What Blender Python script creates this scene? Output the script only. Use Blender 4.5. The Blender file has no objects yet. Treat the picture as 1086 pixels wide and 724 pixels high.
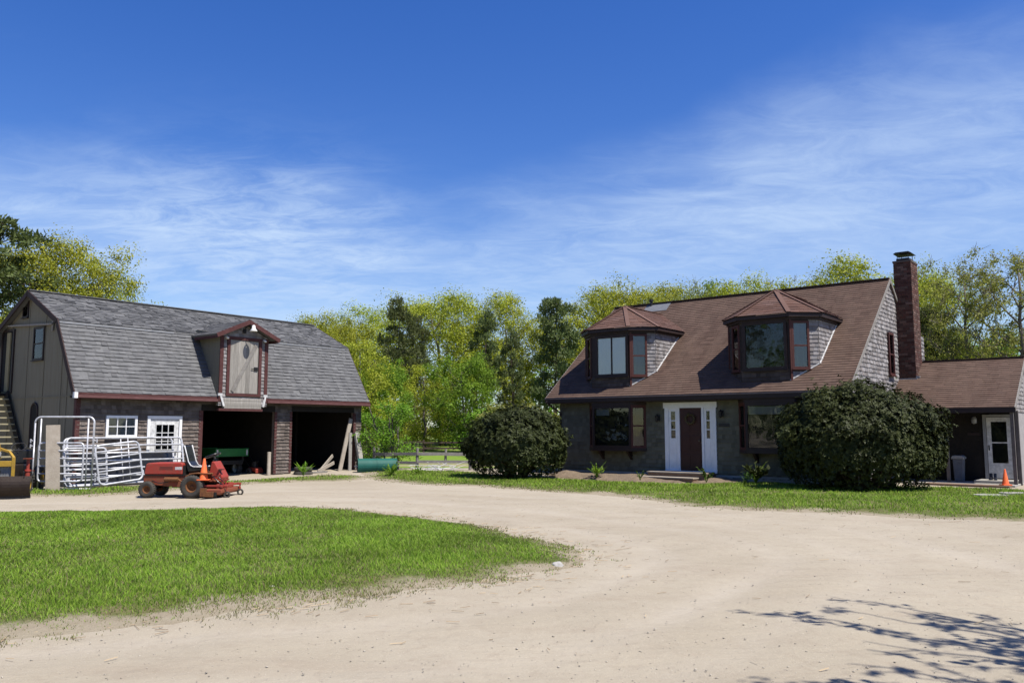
import bpy, bmesh, math, random
import numpy as np
from mathutils import Vector, Matrix, noise as mnoise

random.seed(7); rng = np.random.default_rng(7)
SC = bpy.context.scene
COL = SC.collection
R = math.radians
V = Vector

# ------------------------------------------------------------------ camera
cam = bpy.data.cameras.new('camera'); camo = bpy.data.objects.new('camera', cam); COL.objects.link(camo)
cam.sensor_width = 36.0; cam.lens = 36.0 * 875.8 / 1086.0; cam.clip_start = 0.1; cam.clip_end = 3000
camo.location = (0, 0, 1.65); camo.rotation_euler = (R(90 + 6.06), 0, 0)
SC.camera = camo
# ------------------------------------------------------------------ sun, sky, exposure
SUN_AZ, SUN_EL = R(-36), R(62)
sdir = V((math.cos(SUN_AZ) * math.cos(SUN_EL), math.sin(SUN_AZ) * math.cos(SUN_EL), math.sin(SUN_EL)))
sl = bpy.data.lights.new('sun', 'SUN'); so = bpy.data.objects.new('sun', sl); COL.objects.link(so)
sl.energy = 5.0; sl.angle = R(0.53); sl.color = (1.0, 0.95, 0.87)
so.rotation_euler = sdir.to_track_quat('Z', 'Y').to_euler(); so.location = (30, -20, 50)
SC.view_settings.view_transform = 'Standard'; SC.view_settings.look = 'None'
SC.view_settings.gamma = 1; SC.view_settings.use_curve_mapping = False
SC.view_settings.exposure = 0.70
SC.cycles.diffuse_bounces = 2; SC.cycles.sample_clamp_indirect = 6
W = bpy.data.worlds.new('World'); SC.world = W; W.use_nodes = True


def build_world():
    nt = W.node_tree; N = nt.nodes; L = nt.links; N.clear()
    out = N.new('ShaderNodeOutputWorld'); bg = N.new('ShaderNodeBackground'); bg.inputs['Strength'].default_value = 0.062
    sky = N.new('ShaderNodeTexSky'); sky.sky_type = 'NISHITA'; sky.sun_disc = False
    sky.sun_elevation = SUN_EL; sky.sun_rotation = math.atan2(sdir.x, sdir.y)
    sky.air_density = 1.0; sky.dust_density = 0.3; sky.ozone_density = 2.5
    hs = N.new('ShaderNodeHueSaturation'); hs.inputs['Saturation'].default_value = 1.36; hs.inputs['Hue'].default_value = 0.519
    L.new(sky.outputs[0], hs.inputs['Color'])
    tc = N.new('ShaderNodeTexCoord')
    sep = N.new('ShaderNodeSeparateXYZ'); L.new(tc.outputs['Generated'], sep.inputs[0])

    def M(op, a, b=None, c=None, clamp=False):
        n = N.new('ShaderNodeMath'); n.operation = op; n.use_clamp = clamp
        for k, x in enumerate((a, b, c)):
            if x is None: continue
            if isinstance(x, (int, float)): n.inputs[k].default_value = x
            else: L.new(x, n.inputs[k])
        return n.outputs[0]

    def ss(x, a, b):
        n = N.new('ShaderNodeMapRange'); n.interpolation_type = 'SMOOTHSTEP'
        L.new(x, n.inputs[0]); n.inputs[1].default_value = a; n.inputs[2].default_value = b
        return n.outputs[0]
    X, Y, Z = sep.outputs
    L.new(M('ADD', 1.50, M('MULTIPLY', ss(Z, 0.02, 0.45), 0.04)), hs.inputs['Value'])
    az = M('ARCTAN2', X, Y)                       # 0 straight ahead, positive to the right
    el = M('ARCSINE', Z)
    # the cloud layer seen in perspective: directions carried onto a plane overhead
    den = M('ADD', M('MAXIMUM', Z, 0.0), 0.14)
    px = M('DIVIDE', X, den); py = M('DIVIDE', Y, den)
    cb = N.new('ShaderNodeCombineXYZ'); L.new(px, cb.inputs[0]); L.new(py, cb.inputs[1])
    mp = N.new('ShaderNodeMapping'); mp.inputs['Rotation'].default_value = (0, 0, R(40)); mp.inputs['Scale'].default_value = (0.75, 1.35, 1)
    L.new(cb.outputs[0], mp.inputs[0])

    def NZ(vec, scale, det, rough, dist):
        n = N.new('ShaderNodeTexNoise'); n.inputs['Scale'].default_value = scale; n.inputs['Detail'].default_value = det
        n.inputs['Roughness'].default_value = rough; n.inputs['Distortion'].default_value = dist
        L.new(vec, n.inputs['Vector']); return n.outputs[0]
    n1 = NZ(mp.outputs[0], 1.1, 12, 0.60, 0.5)
    n2 = NZ(mp.outputs[0], 6.0, 13, 0.70, 0.8)
    n3 = NZ(cb.outputs[0], 0.9, 5, 0.55, 0.3)
    wisps = M('ADD', 0.20, M('ADD', M('MULTIPLY', ss(n1, 0.30, 0.72), 0.46), M('MULTIPLY', ss(n2, 0.32, 0.72), 0.30)))
    # upper edge of the cirrus veil: low on the left, climbing to the right
    edge = M('ADD', M('MULTIPLY', ss(az, 0.0, 0.50), 0.14), 0.300)
    dip = M('MULTIPLY', M('MULTIPLY', ss(az, -0.25, -0.10), M('SUBTRACT', 1.0, ss(az, -0.10, 0.03))), 0.035)
    edge = M('SUBTRACT', edge, dip)
    jit = M('MULTIPLY', M('SUBTRACT', n3, 0.5), 0.20)
    dlt = M('ADD', M('SUBTRACT', edge, el), jit)
    band = M('MULTIPLY', ss(dlt, -0.035, 0.085), M('SUBTRACT', 1.0, M('MULTIPLY', ss(dlt, 0.14, 0.27), 0.30)))
    front = ss(Y, -0.3, 0.3)
    cov = M('MULTIPLY', M('MULTIPLY', wisps, band), front)
    # one denser patch low on the left
    pa = M('MULTIPLY', M('SUBTRACT', az, -0.31), 6.5); pe = M('MULTIPLY', M('SUBTRACT', el, 0.235), 13.0)
    g = M('EXPONENT', M('MULTIPLY', M('ADD', M('MULTIPLY', pa, pa), M('MULTIPLY', pe, pe)), -1.0))
    cov = M('ADD', cov, M('MULTIPLY', g, M('MULTIPLY', ss(n2, 0.34, 0.68), 0.36)))
    cov = M('MULTIPLY', cov, M('SUBTRACT', 1.0, M('MULTIPLY', M('MULTIPLY', ss(az, 0.15, 0.45), ss(el, 0.22, 0.40)), 0.42)))
    thin = M('MULTIPLY', ss(n1, 0.60, 0.85), 0.10)
    cov = M('ADD', M('MULTIPLY', cov, 0.86), thin, clamp=True)
    mx = N.new('ShaderNodeMixRGB'); L.new(cov, mx.inputs[0]); L.new(hs.outputs[0], mx.inputs[1]); mx.inputs[2].default_value = (6.0, 7.6, 10.0, 1)
    L.new(mx.outputs[0], bg.inputs[0]); L.new(bg.outputs[0], out.inputs[0])


build_world()


# ------------------------------------------------------------------ helpers: materials
ALB = 0.64


def lin(*c):
    k = 1.0 if max(c) > 0.6 else ALB       # colours below were first judged by eye; ALB brings them to measured reflectances
    return tuple(x * k for x in c) + (1.0,)


def mat(name, c1, c2=None, scale=3.0, rough=0.8, bump=0.0, bscale=40.0, island=0.0, metal=0.0, spec=0.3, hue2=None, detail=5, stretch=None):
    """Procedural surface: two colours mixed by noise, brightness varied per loose piece, noise bump."""
    m = bpy.data.materials.new(name); m.use_nodes = True
    nt = m.node_tree; N = nt.nodes; L = nt.links; b = N['Principled BSDF']
    b.inputs['Roughness'].default_value = rough; b.inputs['Metallic'].default_value = metal
    b.inputs['Specular IOR Level'].default_value = spec
    tc = N.new('ShaderNodeTexCoord'); vec = tc.outputs['Object']
    if stretch:
        mp = N.new('ShaderNodeMapping'); mp.inputs['Scale'].default_value = stretch; L.new(vec, mp.inputs[0]); vec = mp.outputs[0]
    nz = N.new('ShaderNodeTexNoise'); nz.inputs['Scale'].default_value = scale; nz.inputs['Detail'].default_value = detail; nz.inputs['Roughness'].default_value = 0.65
    L.new(vec, nz.inputs['Vector'])
    rp = N.new('ShaderNodeMapRange'); rp.inputs[1].default_value = 0.32; rp.inputs[2].default_value = 0.68; L.new(nz.outputs[0], rp.inputs[0])
    mx = N.new('ShaderNodeMixRGB'); L.new(rp.outputs[0], mx.inputs[0])
    mx.inputs[1].default_value = lin(*c1); mx.inputs[2].default_value = lin(*(c2 or c1))
    col = mx.outputs[0]
    if island:
        g = N.new('ShaderNodeNewGeometry'); hv = N.new('ShaderNodeHueSaturation')
        r2 = N.new('ShaderNodeMapRange'); r2.inputs[3].default_value = 1 - island; r2.inputs[4].default_value = 1 + island
        L.new(g.outputs['Random Per Island'], r2.inputs[0]); L.new(r2.outputs[0], hv.inputs['Value'])
        if hue2:
            wn = N.new('ShaderNodeTexWhiteNoise'); wn.noise_dimensions = '1D'; L.new(g.outputs['Random Per Island'], wn.inputs['W'])
            m2 = N.new('ShaderNodeMixRGB'); r3 = N.new('ShaderNodeMapRange'); r3.inputs[1].default_value = 0.45; r3.inputs[2].default_value = 1.0
            r3.inputs[4].default_value = 0.8
            L.new(wn.outputs[0], r3.inputs[0]); L.new(r3.outputs[0], m2.inputs[0]); L.new(col, m2.inputs[1]); m2.inputs[2].default_value = lin(*hue2); col = m2.outputs[0]
        L.new(col, hv.inputs['Color']); col = hv.outputs[0]
    L.new(col, b.inputs['Base Color'])
    if bump:
        n2 = N.new('ShaderNodeTexNoise'); n2.inputs['Scale'].default_value = bscale; n2.inputs['Detail'].default_value = 4; L.new(vec, n2.inputs['Vector'])
        bp = N.new('ShaderNodeBump'); bp.inputs['Strength'].default_value = bump; bp.inputs['Distance'].default_value = 0.02
        L.new(n2.outputs[0], bp.inputs['Height']); L.new(bp.outputs[0], b.inputs['Normal'])
    return m


def leaf_mat(name, c1, c2, trans=0.35, rough=0.55, spec=0.2, tint=None, objvar=0.12):
    m = bpy.data.materials.new(name); m.use_nodes = True
    nt = m.node_tree; N = nt.nodes; L = nt.links; N.clear()
    out = N.new('ShaderNodeOutputMaterial'); b = N.new('ShaderNodeBsdfPrincipled')
    b.inputs['Roughness'].default_value = rough; b.inputs['Specular IOR Level'].default_value = spec
    g = N.new('ShaderNodeNewGeometry')
    mx = N.new('ShaderNodeMixRGB'); L.new(g.outputs['Random Per Island'], mx.inputs[0]); mx.inputs[1].default_value = lin(*c1); mx.inputs[2].default_value = lin(*c2)
    tc = N.new('ShaderNodeTexCoord'); nz = N.new('ShaderNodeTexNoise'); nz.inputs['Scale'].default_value = 0.7; nz.inputs['Detail'].default_value = 3
    L.new(tc.outputs['Object'], nz.inputs['Vector'])
    oi = N.new('ShaderNodeObjectInfo')
    a = N.new('ShaderNodeMapRange'); a.inputs[1].default_value = 0.3; a.inputs[2].default_value = 0.7; a.inputs[3].default_value = 0.75; a.inputs[4].default_value = 1.25; L.new(nz.outputs[0], a.inputs[0])
    o = N.new('ShaderNodeMapRange'); o.inputs[3].default_value = 1 - objvar; o.inputs[4].default_value = 1 + objvar; L.new(oi.outputs['Random'], o.inputs[0])
    mu = N.new('ShaderNodeMath'); mu.operation = 'MULTIPLY'; L.new(a.outputs[0], mu.inputs[0]); L.new(o.outputs[0], mu.inputs[1])
    hv = N.new('ShaderNodeHueSaturation'); L.new(mu.outputs[0], hv.inputs['Value']); L.new(mx.outputs[0], hv.inputs['Color'])
    oh = N.new('ShaderNodeMapRange'); oh.inputs[3].default_value = 0.487; oh.inputs[4].default_value = 0.515; L.new(oi.outputs['Random'], oh.inputs[0]); L.new(oh.outputs[0], hv.inputs['Hue'])
    L.new(hv.outputs[0], b.inputs['Base Color'])
    t = N.new('ShaderNodeBsdfTranslucent'); L.new(hv.outputs[0], t.inputs['Color'])
    ms = N.new('ShaderNodeMixShader'); ms.inputs[0].default_value = trans
    L.new(b.outputs[0], ms.inputs[1]); L.new(t.outputs[0], ms.inputs[2]); L.new(ms.outputs[0], out.inputs[0])
    return m


def glass_mat(name, tint=(0.93, 0.95, 0.95)):
    m = bpy.data.materials.new(name); m.use_nodes = True
    nt = m.node_tree; N = nt.nodes; L = nt.links; N.clear()
    out = N.new('ShaderNodeOutputMaterial'); tr = N.new('ShaderNodeBsdfTransparent'); tr.inputs[0].default_value = tint + (1.0,)
    gl = N.new('ShaderNodeBsdfGlossy'); gl.inputs['Roughness'].default_value = 0.03
    nz = N.new('ShaderNodeTexNoise'); nz.inputs['Scale'].default_value = 1.6; bp = N.new('ShaderNodeBump'); bp.inputs['Strength'].default_value = 0.06; bp.inputs['Distance'].default_value = 0.05
    tc = N.new('ShaderNodeTexCoord'); L.new(tc.outputs['Object'], nz.inputs['Vector']); L.new(nz.outputs[0], bp.inputs['Height']); L.new(bp.outputs[0], gl.inputs['Normal'])
    fr = N.new('ShaderNodeFresnel'); fr.inputs['IOR'].default_value = 1.48
    ms = N.new('ShaderNodeMixShader'); L.new(fr.outputs[0], ms.inputs[0]); L.new(tr.outputs[0], ms.inputs[1]); L.new(gl.outputs[0], ms.inputs[2])
    L.new(ms.outputs[0], out.inputs[0]); return m


def ground_mat(name, kind):
    m = bpy.data.materials.new(name); m.use_nodes = True
    nt = m.node_tree; N = nt.nodes; L = nt.links; b = N['Principled BSDF']; b.inputs['Roughness'].default_value = 0.95; b.inputs['Specular IOR Level'].default_value = 0.1
    tc = N.new('ShaderNodeTexCoord'); vec = tc.outputs['Object']

    def NZ(scale, det=5, rough=0.6, dist=0, st=None):
        v = vec
        if st:
            mp = N.new('ShaderNodeMapping'); mp.inputs['Scale'].default_value = st[:3]; mp.inputs['Rotation'].default_value = (0, 0, st[3]); L.new(v, mp.inputs[0]); v = mp.outputs[0]
        n = N.new('ShaderNodeTexNoise'); n.inputs['Scale'].default_value = scale; n.inputs['Detail'].default_value = det; n.inputs['Roughness'].default_value = rough; n.inputs['Distortion'].default_value = dist
        L.new(v, n.inputs['Vector']); return n.outputs[0]

    def mr(x, a, b_, c=0.0, d=1.0):
        n = N.new('ShaderNodeMapRange'); L.new(x, n.inputs[0]); n.inputs[1].default_value = a; n.inputs[2].default_value = b_; n.inputs[3].default_value = c; n.inputs[4].default_value = d; return n.outputs[0]

    def mix(f, a, b_):
        n = N.new('ShaderNodeMixRGB'); L.new(f, n.inputs[0])
        for k, x in ((1, a), (2, b_)):
            if isinstance(x, tuple): n.inputs[k].default_value = lin(*x)
            else: L.new(x, n.inputs[k])
        return n.outputs[0]
    bumps = []
    if kind == 'dirt':
        c = mix(mr(NZ(0.28, 6), .35, .65), (0.435, 0.378, 0.285), (0.505, 0.445, 0.345))
        c = mix(mr(NZ(0.9, 8, .7, .6, (0.25, 1.6, 1, R(-24))), .52, .74, 0, .40), c, (0.35, 0.28, 0.21))
        c = mix(mr(NZ(5.0, 8, .75), .52, .75, 0, .5), c, (0.34, 0.27, 0.20))
        c = mix(mr(NZ(60, 4, .7), .60, .72, 0, .5), c, (0.24, 0.19, 0.15))
        c = mix(mr(NZ(90, 3, .6), .62, .72, 0, .45), c, (0.62, 0.56, 0.48))
        at = N.new('ShaderNodeAttribute'); at.attribute_name = 'track'
        c = mix(mr(NZ(2.2, 8, .75, .5), .50, .72, 0, .32), c, (0.33, 0.27, 0.20))
        tk = N.new('ShaderNodeMath'); tk.operation = 'MULTIPLY'; L.new(at.outputs['Fac'], tk.inputs[0]); L.new(mr(NZ(3, 6, .7), .3, .7, .2, .65), tk.inputs[1])
        c = mix(tk.outputs[0], c, (0.56, 0.50, 0.41))
        bumps = [(NZ(1.2, 6, .6, .4, (0.35, 1.3, 1, R(-24))), 0.5, 0.10), (NZ(9, 8, .7), 0.45, 0.035), (NZ(70, 4, .7), 0.5, 0.008)]
    elif kind == 'sod':
        c = mix(mr(NZ(1.3, 7, .7), .35, .65), (0.23, 0.19, 0.10), (0.13, 0.17, 0.04))
        c = mix(mr(NZ(14, 6, .7), .45, .7, 0, .7), c, (0.09, 0.15, 0.025))
        at = N.new('ShaderNodeAttribute'); at.attribute_name = 'turf'
        sand = mix(mr(NZ(5.0, 8, .75), .42, .75, 0, .7), (0.40, 0.345, 0.25), (0.30, 0.235, 0.155))
        fz = N.new('ShaderNodeMath'); fz.operation = 'ADD'; L.new(at.outputs['Fac'], fz.inputs[0]); L.new(mr(NZ(9, 6, .8), .2, .8, -.35, .35), fz.inputs[1]); fz.use_clamp = True
        c = mix(mr(fz.outputs[0], .25, .75), sand, c)
        bumps = [(NZ(25, 6, .7), 0.8, 0.03)]
    elif kind == 'field':
        c = mix(mr(NZ(0.12, 5, .6, .3, (0.3, 1.6, 1, R(4))), .54, .62), (0.22, 0.33, 0.05), (0.42, 0.36, 0.22))
        c = mix(mr(NZ(3, 7, .7), .45, .7, 0, .6), c, (0.14, 0.23, 0.035))
        bumps = [(NZ(12, 6, .7), 0.8, 0.05)]
    elif kind == 'soil':
        c = mix(mr(NZ(6, 7, .7), .35, .65), (0.30, 0.23, 0.165), (0.19, 0.145, 0.10))
        c = mix(mr(NZ(45, 4, .7), .55, .7, 0, .6), c, (0.38, 0.31, 0.23))
        bumps = [(NZ(20, 6, .7), 1.0, 0.04)]
    L.new(c, b.inputs['Base Color'])
    last = None
    for h, s, d in bumps:
        bp = N.new('ShaderNodeBump'); bp.inputs['Strength'].default_value = s; bp.inputs['Distance'].default_value = d; L.new(h, bp.inputs['Height'])
        if last: L.new(last, bp.inputs['Normal'])
        last = bp.outputs[0]
    if last: L.new(last, b.inputs['Normal'])
    return m


M = {
    'dirt': ground_mat('packed_sandy_dirt', 'dirt'), 'sod': ground_mat('sod', 'sod'), 'field': ground_mat('field_grass', 'field'), 'soil': ground_mat('bed_soil', 'soil'),
    'barn_shingle': mat('weathered_cedar_brown', (0.165, 0.132, 0.112), (0.235, 0.20, 0.175), 4, .9, .35, 60, island=.24, hue2=(0.12, 0.095, 0.08)),
    'barn_roof': mat('grey_asphalt_shingle', (0.140, 0.142, 0.146), (0.195, 0.195, 0.195), 1.6, .92, .3, 120, island=.12, hue2=(0.135, 0.135, 0.138), stretch=(2.2, .5, .5)),
    'plywood': mat('grey_olive_plywood', (0.235, 0.212, 0.15), (0.29, 0.268, 0.198), 2, .85, .2, 30, stretch=(6, 6, .5)),
    'red_trim': mat('faded_dark_red_paint', (0.088, 0.026, 0.024), (0.135, 0.054, 0.049), 5, .7, .2, 30),
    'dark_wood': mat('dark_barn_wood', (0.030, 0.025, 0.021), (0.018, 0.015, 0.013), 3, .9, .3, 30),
    'grey_wood': mat('bare_grey_wood', (0.27, 0.25, 0.22), (0.43, 0.405, 0.365), 5, .85, .3, 20, stretch=(7, 7, .5), island=.24),
    'board': mat('weathered_board', (0.40, 0.34, 0.27), (0.52, 0.46, 0.38), 4, .85, .3, 25, island=.12),
    'white': mat('white_paint', (0.74, 0.74, 0.74), (0.66, 0.66, 0.65), 6, .5, .05, 40),
    'greywhite': mat('chalky_grey_white_paint', (0.55, 0.55, 0.54), (0.66, 0.66, 0.65), 8, .6, .1, 40),
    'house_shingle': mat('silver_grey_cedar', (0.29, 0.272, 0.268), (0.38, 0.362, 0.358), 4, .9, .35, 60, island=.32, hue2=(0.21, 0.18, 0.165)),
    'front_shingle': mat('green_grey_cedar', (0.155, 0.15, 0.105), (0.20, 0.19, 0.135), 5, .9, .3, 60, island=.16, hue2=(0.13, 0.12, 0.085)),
    'house_roof': mat('brown_asphalt_shingle', (0.106, 0.062, 0.045), (0.155, 0.100, 0.074), 1.3, .93, .3, 120, island=.13, hue2=(0.15, 0.094, 0.07), stretch=(1.8, .4, .4)),
    'dormer_roof': mat('red_brown_asphalt_shingle', (0.135, 0.068, 0.050), (0.175, 0.096, 0.072), 1.2, .93, .3, 120, island=.2, hue2=(0.17, 0.105, 0.088)),
    'brown_trim': mat('dark_brown_trim_paint', (0.030, 0.018, 0.016), (0.045, 0.027, 0.024), 6, .6, .1, 30),
    'redbrown': mat('red_brown_window_paint', (0.085, 0.024, 0.018), (0.11, 0.034, 0.026), 8, .6, .1, 30),
    'door_red': mat('dark_red_door_paint', (0.050, 0.010, 0.008), (0.062, 0.014, 0.011), 4, .45, .05, 30),
    'dormer_front_shade': mat('shade_darkened_cedar', (0.085, 0.066, 0.056), (0.12, 0.098, 0.086), 3, .9, .3, 60, island=.3, hue2=(0.07, 0.05, 0.042)),  # house cedar darkened: shade of the dormer fronts put into the colour
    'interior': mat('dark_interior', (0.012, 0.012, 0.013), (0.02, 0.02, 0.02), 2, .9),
    'curtain': mat('pale_blinds', (0.84, 0.88, 0.88), (0.76, 0.82, 0.82), 3, .8, .1, 30, stretch=(8, 8, .5)),
    'curtain_dim': mat('grey_curtain', (0.30, 0.32, 0.33), (0.24, 0.25, 0.26), 3, .8, .1, 30, stretch=(8, 8, .5)),
    'glass': glass_mat('window_glass'),
    'brick': mat('red_brick', (0.088, 0.034, 0.025), (0.13, 0.054, 0.040), 9, .9, .4, 60, island=.38, hue2=(0.21, 0.135, 0.11)),
    'mortar': mat('mortar', (0.15, 0.12, 0.105), (0.12, 0.095, 0.085), 12, .95, .3, 60),
    'flashing': mat('grey_lead_flashing', (0.50, 0.50, 0.50), (0.36, 0.37, 0.38), 5, .5, .1, 20, metal=.3),
    'slate': mat('blue_grey_patch', (0.22, 0.23, 0.26), (0.16, 0.17, 0.19), 6, .8, .2, 50),
    'concrete': mat('pale_concrete', (0.47, 0.45, 0.40), (0.38, 0.36, 0.32), 4, .9, .3, 50),
    'step_wood': mat('step_boards', (0.20, 0.125, 0.085), (0.28, 0.19, 0.13), 6, .8, .2, 30),
    'steel': mat('galvanised_tube', (0.58, 0.585, 0.61), (0.52, 0.525, 0.55), 6, .42, .04, 40, metal=.25, spec=.5),
    'black_metal': mat('black_metal', (0.02, 0.02, 0.02), (0.035, 0.03, 0.028), 8, .5, .1, 30),
    'mower_red': mat('faded_red_enamel', (0.46, 0.040, 0.028), (0.34, 0.080, 0.05), 7, .55, .12, 30, spec=.4),
    'rusty_red': mat('rusted_red_enamel', (0.33, 0.06, 0.035), (0.25, 0.10, 0.045), 8, .65, .2, 40),
    'rust': mat('rust_orange', (0.28, 0.12, 0.04), (0.16, 0.06, 0.03), 9, .85, .3, 50),
    'rubber': mat('tyre_rubber', (0.055, 0.05, 0.045), (0.10, 0.09, 0.075), 6, .85, .2, 40),
    'vinyl': mat('black_vinyl', (0.015, 0.015, 0.018), (0.025, 0.025, 0.028), 6, .3, .05, 40, spec=.6),
    'cone': mat('cone_orange', (0.75, 0.14, 0.035), (0.65, 0.12, 0.04), 6, .6, .05, 40),
    'yellow': mat('machine_yellow', (0.58, 0.36, 0.03), (0.42, 0.25, 0.04), 6, .5, .1, 40, spec=.5),
    'plate': mat('dark_steel_plate', (0.035, 0.022, 0.016), (0.055, 0.04, 0.03), 5, .5, .2, 30, metal=.4),
    'green': mat('tractor_green', (0.03, 0.26, 0.055), (0.03, 0.20, 0.05), 5, .45, .05, 30, spec=.5),
    'teal': mat('teal_drum_paint', (0.010, 0.11, 0.085), (0.016, 0.145, 0.115), 4, .6, .1, 25),
    'bark': mat('grey_bark', (0.13, 0.11, 0.09), (0.21, 0.185, 0.155), 6, .95, .6, 20, stretch=(3, 3, .6)),
    'pine_bark': mat('pine_bark', (0.09, 0.065, 0.05), (0.15, 0.11, 0.085), 6, .95, .6, 20, stretch=(3, 3, .6)),
    'leaf_bright': leaf_mat('spring_leaves', (0.55, 0.565, 0.055), (0.39, 0.47, 0.040), .38),
    'leaf_green': leaf_mat('fresh_green_leaves', (0.30, 0.48, 0.036), (0.18, 0.34, 0.030), .36),
    'leaf_olive': leaf_mat('olive_leaves', (0.36, 0.37, 0.08), (0.24, 0.28, 0.06), .4),
    'leaf_pale': leaf_mat('budding_leaves', (0.50, 0.53, 0.11), (0.36, 0.41, 0.09), .45),
    'needles': leaf_mat('pine_needles', (0.17, 0.20, 0.062), (0.11, 0.145, 0.046), .25),
    'rhodo': leaf_mat('rhododendron_leaves', (0.082, 0.100, 0.028), (0.036, 0.050, 0.015), .10, rough=.55, spec=.14),
    'plant': leaf_mat('bed_plants', (0.10, 0.17, 0.03), (0.06, 0.12, 0.03), .3),
    'grass': leaf_mat('grass_blades', (0.41, 0.565, 0.070), (0.225, 0.40, 0.042), .42, rough=.6, spec=.15),
    'grass_dry': leaf_mat('dry_grass_blades', (0.38, 0.32, 0.16), (0.20, 0.21, 0.07), .3),
    'straw': mat('straw_bits', (0.48, 0.38, 0.24), (0.26, 0.18, 0.11), 3, .9, island=.4),
    'pebble': mat('pebbles', (0.55, 0.50, 0.42), (0.42, 0.37, 0.30), 30, .9, .2, 60, island=.35),
    'stone': mat('pale_stone', (0.55, 0.53, 0.50), (0.40, 0.38, 0.35), 14, .9, .5, 30),
    'rail': mat('weathered_rail', (0.36, 0.34, 0.31), (0.24, 0.22, 0.20), 6, .9, .4, 30),
    'wreath': leaf_mat('dried_wreath', (0.16, 0.10, 0.05), (0.08, 0.075, 0.03), .1),
    'lamp_white': mat('white_enamel', (0.72, 0.72, 0.70), (0.65, 0.65, 0.63), 6, .4),
    'brass': mat('dull_brass', (0.20, 0.17, 0.11), (0.13, 0.11, 0.08), 8, .45, metal=.6),
}


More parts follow.
